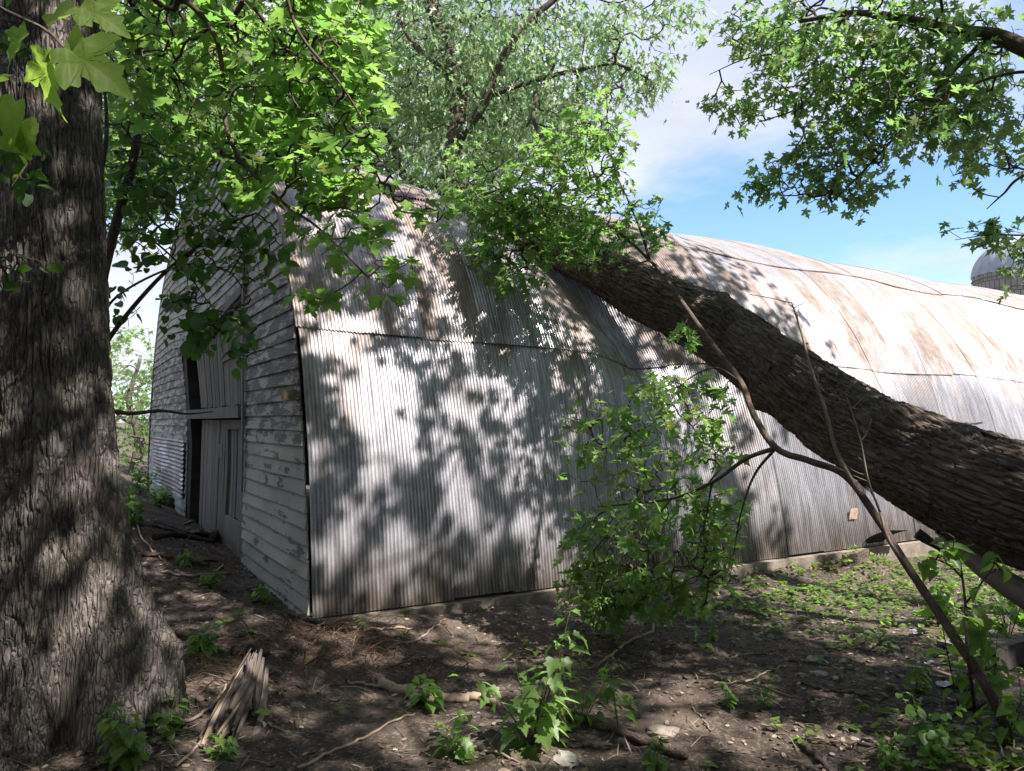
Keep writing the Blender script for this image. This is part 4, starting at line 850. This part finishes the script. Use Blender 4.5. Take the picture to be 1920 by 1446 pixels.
# ------------------------------------------------------------------ fallen branches, sticks, stones, boards
def stick(name, label, cat, pts, r0, r1, m_='stick', lift=.4, ns=9, wob=.004, group=None, knots=0):
    G = gpt([p[0] for p in pts], [p[1] for p in pts]); n = max(8, int(len(pts) * 8)); Pp = crspline(G, n); k_ = 1.3 if r0 < .015 else 1.12; rr = np.linspace(r0, r1, n) * k_
    Pp[:, 2] = np.maximum(Pp[:, 2], ground_h(Pp[:, 0], Pp[:, 1]) + .003)
    Pp[:, 2] += rr * lift; Pp += np.stack([fbm(np.stack([np.arange(n) * .6, np.full(n, k * 9.1 + pts[0][0]), np.zeros(n)], -1), 2, 3) for k in range(3)], -1) * wob * 3
    base = Pp[n // 2].copy(); mb = MB(); tube(mb, Pp - 0, rr, ns, disp=lambda TH, V, RR: RR * .18 * fbm(np.stack([np.cos(TH) * 2, np.sin(TH) * 2, V * 22], -1), 3, 6))
    for k in range(knots):
        i = rng.integers(2, n - 2); d_ = unit(rng.normal(size=3) * [1, .6, .5] + [0, 0, .35]) * rng.uniform(.03, .10); tube(mb, [Pp[i], Pp[i] + d_ * .5, Pp[i] + d_], [rr[i] * .35, rr[i] * .25, .001], 5)
    return tag(mb.build(name, M[m_], loc=base), label, cat, group)
stick('fallen_branch', 'pale knobbly broken branch left of the mulberry sapling', 'branch', [(715, 1288), (770, 1308), (830, 1316), (885, 1310), (935, 1328)], .030, .024, 'bare', .6, 14, .006, knots=5)
stick('fallen_branch', 'dark thick branch running right from the mulberry sapling', 'branch', [(1030, 1352), (1095, 1356), (1150, 1375), (1215, 1395), (1285, 1425)], .028, .018, 'stem', .7, 12, .006, knots=4)
stick('stick', 'dark forked stick below the thick fallen branch', 'stick', [(1018, 1372), (1060, 1398), (1120, 1402), (1180, 1398)], .011, .007, 'stem', .6)
stick('stick', 'long pale curved stick reaching towards the hanging leaves', 'stick', [(1222, 1163), (1222, 1188), (1170, 1210), (1140, 1235), (1112, 1255)], .009, .007, 'stick', .8, knots=3)
stick('stick', 'long straight thin stick at the bottom left of the bare soil', 'stick', [(560, 1446), (640, 1405), (710, 1372), (778, 1338)], .007, .004, 'bare', .8)
stick('stick', 'thin twig stub left of the pale broken branch', 'stick', [(650, 1282), (690, 1288), (720, 1292)], .006, .008, 'bare', .9)
stick('stick', 'stick leaning between the root and the splintered log', 'stick', [(285, 1398), (340, 1362), (395, 1330), (425, 1285)], .010, .005, 'stick', 1)
stick('stick', 'stick lying across the left half of the bare soil', 'stick', [(1325, 1288), (1390, 1282), (1440, 1262), (1465, 1250)], .006, .004, 'stick', .8)
stick('stick', 'dark stick just above the pale stone chips', 'stick', [(1480, 1240), (1530, 1246), (1600, 1258)], .008, .005, 'stem', .6)
stick('stick', 'dark crooked stick below the pale stone chips', 'stick', [(1497, 1282), (1545, 1296), (1590, 1300), (1632, 1308)], .009, .005, 'stem', .6)
stick('stick', 'short pale stick near the white scrap', 'stick', [(1625, 1222), (1642, 1206), (1652, 1190)], .010, .006, 'bare', .8)
stick('stick', 'thin pale stick left of the short pale stick', 'stick', [(1570, 1220), (1600, 1216), (1632, 1214)], .005, .004, 'stick', .8)
stick('stick', 'pale twig at the barn foot right of the corner', 'stick', [(760, 1212), (800, 1190), (830, 1165)], .007, .004, 'stick', .9)
stick('stick', 'twig lying parallel to the barn foot', 'stick', [(690, 1185), (730, 1182), (775, 1180)], .008, .006, 'bare', .8)
stick('stick', 'dark short stick near the bottom edge right of centre', 'stick', [(1505, 1395), (1525, 1420), (1550, 1446)], .016, .012, 'dark_wood', .8)
stick('stick', 'curved grey stick beside the low thicket', 'stick', [(1728, 1312), (1722, 1335), (1735, 1358)], .009, .006, 'stick', .8)
stick('stick', 'dark root-like stick crossing toward the young maple foot', 'stick', [(1760, 1360), (1800, 1338), (1850, 1325)], .012, .008, 'dark_wood', .8)
stick('stick', 'slim stick resting from trunk root toward the bottom', 'stick', [(330, 1440), (395, 1375), (410, 1330)], .006, .004, 'stick', .9)
stick('stick', 'thin stick right of the small weed near the bottom', 'stick', [(1300, 1330), (1318, 1350), (1332, 1372)], .005, .003, 'stick', .8)
stick('stick', 'long dark twig along the bottom right litter', 'stick', [(1560, 1398), (1640, 1402), (1700, 1412)], .007, .004, 'dark_wood', .8)
stick('stick', 'pale stripped stick by the gable base', 'stick', [(385, 1098), (402, 1080), (418, 1062)], .009, .007, 'bare', 1.6)
stick('log', 'dark log lying across the barn doorway', 'log', [(318, 952), (355, 948), (402, 946)], .10, .09, 'dark_wood', .5, 16)
stick('log', 'thin dark rail behind the grey planks', 'log', [(290, 1012), (340, 1008), (400, 1020)], .035, .03, 'dark_wood', .5, 10)
def board(name, label, cat, a, b, w_, th_, m_, lift=.02, roll=.1):
    A_, B_ = gpt(*a)[0], gpt(*b)[0]; A_[2] += lift; B_[2] += lift; d_ = B_ - A_; sd = unit(np.cross(d_, UP)); n_ = np.cross(sd, unit(d_)); sd = sd * math.cos(roll) + n_ * math.sin(roll); n_ = np.cross(sd, unit(d_))
    k = np.linspace(0, 1, 14); mb = MB(); jag = rng.uniform(-.03, .03, 14); rows = []
    for (a_, b_) in ((-.5, -.5), (.5, -.5), (.5, .5), (-.5, .5)):
        rows.append(A_ + d_ * k[:, None] + sd * (a_ * w_ * (1 + .08 * np.sin(k * 9 + a_)))[:, None] + n_ * (b_ * th_ + .012 * np.sin(k * 5))[:, None])
    V = np.stack(rows, 0); mb.add(V, [gridF(4, 14, True), [[0, 14, 28, 42]], [[13, 55, 41, 27]]], np.stack([np.tile(k * np.linalg.norm(d_), (4, 1)), np.tile(np.array([0, w_, w_, 0])[:, None], (1, 14)), np.zeros((4, 14))], -1)[..., [1, 2, 0]])
    return tag(mb.build(name, M[m_], loc=(A_ + B_) / 2, smooth=False), label, cat)
board('plank', 'grey weathered plank slanting behind the old maple trunk', 'plank', (278, 985), (352, 1003), .16, .03, 'grey_wood', .06)
board('plank', 'grey weathered plank pointing at the barn siding corner', 'plank', (360, 1008), (468, 1040), .15, .03, 'grey_wood', .06)
board('plank', 'thin tan plank half buried below the grey planks', 'plank', (365, 1052), (455, 1058), .07, .02, 'stick', .02)
board('board', 'pale split board on the soil at the right', 'board', (1705, 1258), (1826, 1284), .055, .02, 'board', .025)
board('board', 'flat dark board at the foot of the fallen trunk', 'board', (1770, 1215), (1925, 1205), .16, .03, 'grey_wood', .03)
board('beam', 'dark squared beam at the right edge of the soil', 'beam', (1850, 1262), (1960, 1225), .14, .16, 'dark_wood', .08)
for (p_, r0_, r1_, m__, lab) in (
    ([(270, 1045), (330, 1050), (390, 1062)], .022, .016, 'stem', 'dark branch left of the thin tan plank'),
    ([(300, 1075), (360, 1082), (430, 1078)], .012, .009, 'stick', 'long brown stick below the thin tan plank'),
    ([(345, 985), (400, 972), (455, 978)], .010, .006, 'bare', 'pale thin stick just below the doorway'),
    ([(400, 1015), (412, 1000), (420, 985)], .05, .035, 'dark_wood', 'short black chunk of rotten wood under the door'),
    ([(240, 945), (262, 1000), (300, 1052)], .008, .005, 'bare', 'curved tan stem leaning right of the old trunk'),
    ([(540, 1155), (600, 1172), (650, 1190)], .018, .012, 'dark_wood', 'dark root running along the barn corner mound'),
    ([(330, 1195), (420, 1200), (500, 1195)], .022, .016, 'dark_wood', 'dark half buried root above the splintered log'),
    ([(440, 1232), (470, 1225), (500, 1232)], .03, .02, 'dark_wood', 'black rotten chunk behind the splintered log'),
    ([(1040, 1262), (1100, 1275), (1160, 1268)], .006, .004, 'stick', 'thin stick behind the mulberry sapling'),
    ([(1360, 1235), (1420, 1228), (1480, 1235)], .006, .004, 'stick', 'thin stick above the left stick on the bare soil'),
    ([(1640, 1345), (1700, 1330), (1760, 1322)], .008, .005, 'stem', 'brown stick left of the young maple foot'),
    ([(870, 1400), (930, 1415), (980, 1436)], .007, .004, 'stick', 'small brown stick left of the flat grey stone'),
    ([(590, 1300), (640, 1318), (690, 1312)], .006, .004, 'stem', 'thin dark stick left of the broken branch')):
    stick('stick', lab, 'stick', p_, r0_, r1_, m__, 1.0, 9, .006, knots=2)
def splinter_log():
    A_, B_ = gpt(478, 1275)[0], gpt(405, 1405)[0]; A_[2] += .16; B_[2] += .05; T = thing('splintered_log', 'grey splintered rotten log at the bottom left beside the roots', 'log', B_)
    d_ = unit(B_ - A_); L_ = np.linalg.norm(B_ - A_); sd = unit(np.cross(d_, UP)); n_ = np.cross(sd, d_); mb = MB(); fr = MB()
    for k in range(30):
        x_ = rng.normal(0, .042); z_ = rng.normal(0, .022) - .25 * x_ ** 2 / .05; l0 = rng.uniform(-.04, .2); l1 = L_ * rng.uniform(.45, 1.0); w_ = rng.uniform(.006, .030)
        s_ = crspline([A_ + d_ * l0 + sd * x_ * .55 + n_ * (z_ + .02), A_ + d_ * (l0 + l1) * .5 + sd * x_ + n_ * z_ + rng.normal(0, .012, 3), A_ + d_ * l1 + sd * x_ * 1.2 + n_ * (z_ - .01) + rng.normal(0, .012, 3)], 12)
        rr = w_ * np.sin(np.linspace(.25, 2.9, 12)) ** .5; tube(mb if k % 14 else fr, s_, rr, 5, disp=lambda TH, V, RR: RR * .35 * fbm(np.stack([np.cos(TH) * 3, np.sin(TH) * 3, V * 15], -1), 2, 4))
    mb.build('splinters', M['rot'], T, smooth=False); fr.build('bright_splinter', M['board'], T, smooth=False)
splinter_log()
def stone(name, label, cat, px, py, size, flat, m_='stone', seed=0, lift=.3):
    c = gpt(px, py)[0]; TH, PH = np.meshgrid(np.linspace(0, 2 * math.pi, 15)[:-1], np.linspace(-math.pi / 2, math.pi / 2, 8), indexing='ij')
    D = np.stack([np.cos(TH) * np.cos(PH), np.sin(TH) * np.cos(PH), np.sin(PH)], -1); r_ = 1 + .55 * fbm(D * 1.6 + seed, 3, seed)
    V = D * r_[..., None] * np.array([size, size * .75, size * flat]); a = seed * 1.3; Rm = np.array([[math.cos(a), -math.sin(a), 0], [math.sin(a), math.cos(a), 0], [0, 0, 1]])
    mb = MB(); mb.add(c + [0, 0, size * flat * lift] + V @ Rm.T, gridF(14, 8, True)); return tag(mb.build(name, M[m_], loc=c, smooth=False), label, cat)
stone('stone', 'pale flat stone chip in the middle of the bare soil', 'stone', 1525, 1240, .075, .3, seed=1)
stone('stone', 'second pale stone chip just below the flat one', 'stone', 1537, 1265, .065, .3, seed=2)
stone('stone', 'brown stone chip left of the pale chips', 'stone', 1503, 1268, .06, .25, 'concrete', seed=3)
stone('stone', 'flat grey stone at the bottom edge under the fallen branch', 'stone', 1062, 1428, .085, .3, seed=4)
stone('stone', 'low mossy lump of concrete above the branch end', 'stone', 1245, 1378, .10, .3, 'concrete', seed=5)
stone('stone', 'rounded tan stone behind the young maple stem', 'stone', 1795, 1248, .11, .5, 'concrete', seed=6)
stone('stone', 'small grey chip right of the pale chips', 'stone', 1565, 1272, .03, .3, seed=8)
def scrap(label, px, py, sz, seed):
    c = gpt(px, py)[0]; a, b = np.meshgrid(np.linspace(-1, 1, 12), np.linspace(-1, 1, 8), indexing='ij'); P_ = np.stack([a * sz, b * sz * .5, 0 * a], -1); P_[..., 2] = .025 + .03 * fbm(P_ / sz * 1.5 + seed, 3, seed)
    P_[..., :2] += .02 * fbm(P_ / sz * 2 + 5 + seed, 2, seed)[..., None]; mb = MB(); mb.add(c + P_, gridF(12, 8)); tag(mb.build('paper_scrap', M['paper'], loc=c), label, 'paper scrap')
scrap('crumpled white scrap lying left of the young maple stem', 1725, 1190, .07, 1); scrap('small crumpled grey scrap above the pale board', 1735, 1248, .05, 2)
scrap('crumpled dark foil scrap below the pale board', 1780, 1290, .07, 3)

# ------------------------------------------------------------------ litter, roots, ground cover (uncountable)
def scatter(n, x0, x1, y0, y1):
    x = rng.uniform(x0, x1, n); y = y0 + (y1 - y0) * rng.uniform(0, 1, n) ** 1.4
    rx, ry = x - C0[0], y - C0[1]; tt = rx * ET[0] + ry * ET[1]; ss = rx * ES[0] + ry * ES[1]
    ok = ~((tt > -.02) & (ss > -.12)); return x[ok], y[ok]
x, y = scatter(44000, -4.5, 7.5, 3.2, 11)
dens = fbm(np.stack([x * 1.1, y * 1.1, 0 * x], -1), 3, 44); ok = rng.uniform(-.5, .8, len(x)) < dens + .25; x, y = x[ok], y[ok]; n = len(x)
P = np.stack([x, y, ground_h(x, y) + .006], -1); lf = MB(); Yd, Nd = leaf_dirs(n, None, 0, .35); k1 = n * 2 // 3
put_leaves(lf, T_COIN, P[:k1], Yd[:k1], Nd[:k1], rng.uniform(.012, .045, k1) * np.where(rng.random(k1) < .06, 1.9, 1)); put_leaves(lf, template([(0, 0), (.035, .3), (.03, .7), (0, 1)], .2, .12), P[k1:], Yd[k1:], Nd[k1:] * [.3, .3, 1], rng.uniform(.04, .15, n - k1))
tag(lf.build('leaf_litter', M['litter']), kind='stuff')
mb = MB()
for k in range(900):
    u_ = rng.uniform(); cx_, cy_ = ((-1.35, 5.6) if u_ < .5 else ((-1.85, 5.15) if u_ < .8 else (-.9, 5.75)))
    x_, y_ = cx_ + rng.normal(0, .36), cy_ + rng.normal(0, .28); a = rng.uniform(0, 6.28); L_ = rng.uniform(.06, .30)
    if (np.array([x_, y_, 0]) - C0) @ ET > 0 and (np.array([x_, y_, 0]) - C0) @ ES > -.1: continue
    p = np.array([x_, y_, float(ground_h(x_, y_))]); d_ = np.array([math.cos(a), math.sin(a), rng.uniform(-.1, .5)]) * L_
    tube(mb, crspline([p, p + d_ * .5 + [0, 0, .05 * L_ / .2 * rng.uniform()] + rng.normal(0, .02, 3), p + d_ - [0, 0, .03]], 6), np.linspace(rng.choice([.0015, .002, .005], p=[.5, .4, .1]), .001, 6), 4, cap=False)
for k in range(260):
    t_ = rng.normal(6.55, .35); s_ = -.12 - abs(rng.normal(0, .14)); p = C0 + ET * t_ + ES * s_; p[2] = ground_h(p[0], p[1]); d_ = rng.normal(size=3) * [.12, .12, .05]
    tube(mb, crspline([p, p + d_ * .5 + [0, 0, .03], p + d_], 5), np.linspace(.002, .001, 5), 3, cap=False)
tag(mb.build('root_tangle', M['fibre']), kind='stuff')
mb = MB(); x, y = scatter(1500, -3.5, 5.5, 3.4, 9)
for x_, y_ in zip(x, y):
    a = rng.uniform(0, 6.28); L_ = rng.uniform(.05, .28); p = np.array([x_, y_, float(ground_h(x_, y_)) + .004]); d_ = np.array([math.cos(a), math.sin(a), 0]) * L_; e_ = p + d_; e_[2] = float(ground_h(e_[0], e_[1])) + rng.uniform(.002, .03)
    tube(mb, crspline([p, (p + e_) / 2 + rng.normal(0, .08 * L_, 3) + [0, 0, .006], e_], 6), np.linspace(1, .4, 6) * rng.choice([.0016, .0025, .004], p=[.5, .35, .15]), 4, cap=False)
tag(mb.build('twig_litter', M['litter']), kind='stuff')
# small seedlings carpeting the soil, thick and sunlit on the right
lf = MB(); x, y = scatter(9500, -2.5, 9.5, 4.0, 12)
px_c, py_c, _ = to_px(np.stack([x, y, ground_h(x, y, False)], -1))
dn = 1.15 * np.exp(-((px_c - 1780) / 350) ** 2 - ((py_c - 1110) / 85) ** 2) + .35 * np.exp(-((px_c - 1400) / 260) ** 2 - ((py_c - 1110) / 60) ** 2) + .02 + .8 * np.exp(-((px_c - 1840) / 200) ** 2 - ((py_c - 1430) / 60) ** 2)
ok = rng.uniform(0, 1, len(x)) < dn * (1 + .9 * fbm(np.stack([x * 2.2, y * 2.2, 0 * x], -1), 2, 8)); x, y = x[ok], y[ok]
for x_, y_ in zip(x, y):
    p = np.array([x_, y_, float(ground_h(x_, y_))]); kk = rng.integers(3, 7); a = rng.uniform(0, 6.28, kk); hh = rng.uniform(.02, .11); Pn = p + np.stack([np.cos(a) * .02, np.sin(a) * .02, rng.uniform(.4, 1, kk) * hh], -1)
    put_leaves(lf, T_ROUND, Pn, np.stack([np.cos(a), np.sin(a), rng.normal(.05, .25, kk)], -1), np.stack([rng.normal(0, .3, kk), rng.normal(0, .3, kk), np.ones(kk)], -1), rng.uniform(.025, .062, kk))
tag(lf.build('ground_cover', M['Lcover']), kind='stuff')

# ------------------------------------------------------------------ unseen canopy added overhead, leaves picked to shape dapples on barn and soil
N = 60000; cl_ = np.stack([rng.uniform(-3.5, 14, 6500), rng.uniform(-6.5, 8.5, 6500), rng.uniform(6.0, 11.0, 6500)], -1)
P = cl_[rng.integers(0, len(cl_), N)] + rng.normal(0, .16, (N, 3))
a, b, d = to_px(P); vis = (d > .2) & (a > -150) & (a < 2070) & (b > -120); P = P[~vis]
hit, H = first_hit(P); L_ = litness(H); nz = fbm(H * 4.0, 3, 77) * 1.05 + .50
th_ = trunk_hit(P); keep = np.where((hit == 3) | (th_ & (fbm(P * 2.2, 2, 5) < .22)), rng.uniform(size=len(P)) < .95, L_ < nz); keep &= hit > 0
for (a_, b_, c_, r_) in ((1650, 100, 6.7, 1.2), (1450, 120, 6.9, .8), (1820, 200, 6.1, .8), (1550, 320, 6.7, .7), (450, 120, 4.7, .6), (600, 190, 4.6, .55), (560, 340, 4.4, .4), (1060, 320, 7.7, .6), (960, 400, 8, .4), (1230, 900, 6.0, .35), (1000, 1250, 4.1, .45), (60, 80, 1.1, .25)):
    V_ = P - at(a_, b_, c_); al = V_ @ SUN; dd = np.linalg.norm(V_ - al[:, None] * SUN, axis=1); keep &= ~((al > 0) & (dd < r_) & (rng.uniform(size=len(P)) < .88) & (hit != 3) & ~th_)
P = P[keep]; n = len(P); print('overhead leaves', n)
otree = thing('shade_canopy_tree', 'unseen maple crown above the camera, shaped to cast dappled shade', 'tree', (6.2, -4.0, float(ground_h(6.2, -4.0))))
tr = crspline([(6.2, -4, -.4), (6.1, -3.8, 3), (6, -3.4, 6), (5.6, -2.4, 8.5), (5.0, 0, 10)], 50); mb = MB(); tube(mb, tr, np.linspace(.45, .12, 50), 30, disp=bark_disp(.02, 10, 3, 6)); mb.build('trunk', M['bark'], otree)
tgt = P[rng.choice(n, 500, replace=False)]; paths, tw = grow([tr], tgt, step=.4, up=.05, r_tip=.004, rmax=.07, maxd=9); mb = MB(); wood(mb, paths, 4); mb.build('branches', M['twig'], otree)
lf = MB(); Yd, Nd = leaf_dirs(n, None, .3, .35); put_leaves(lf, T_LOD, P, Yd, Nd, rng.uniform(.15, .21, n)); lf.build('crown', M['Lover'], otree)
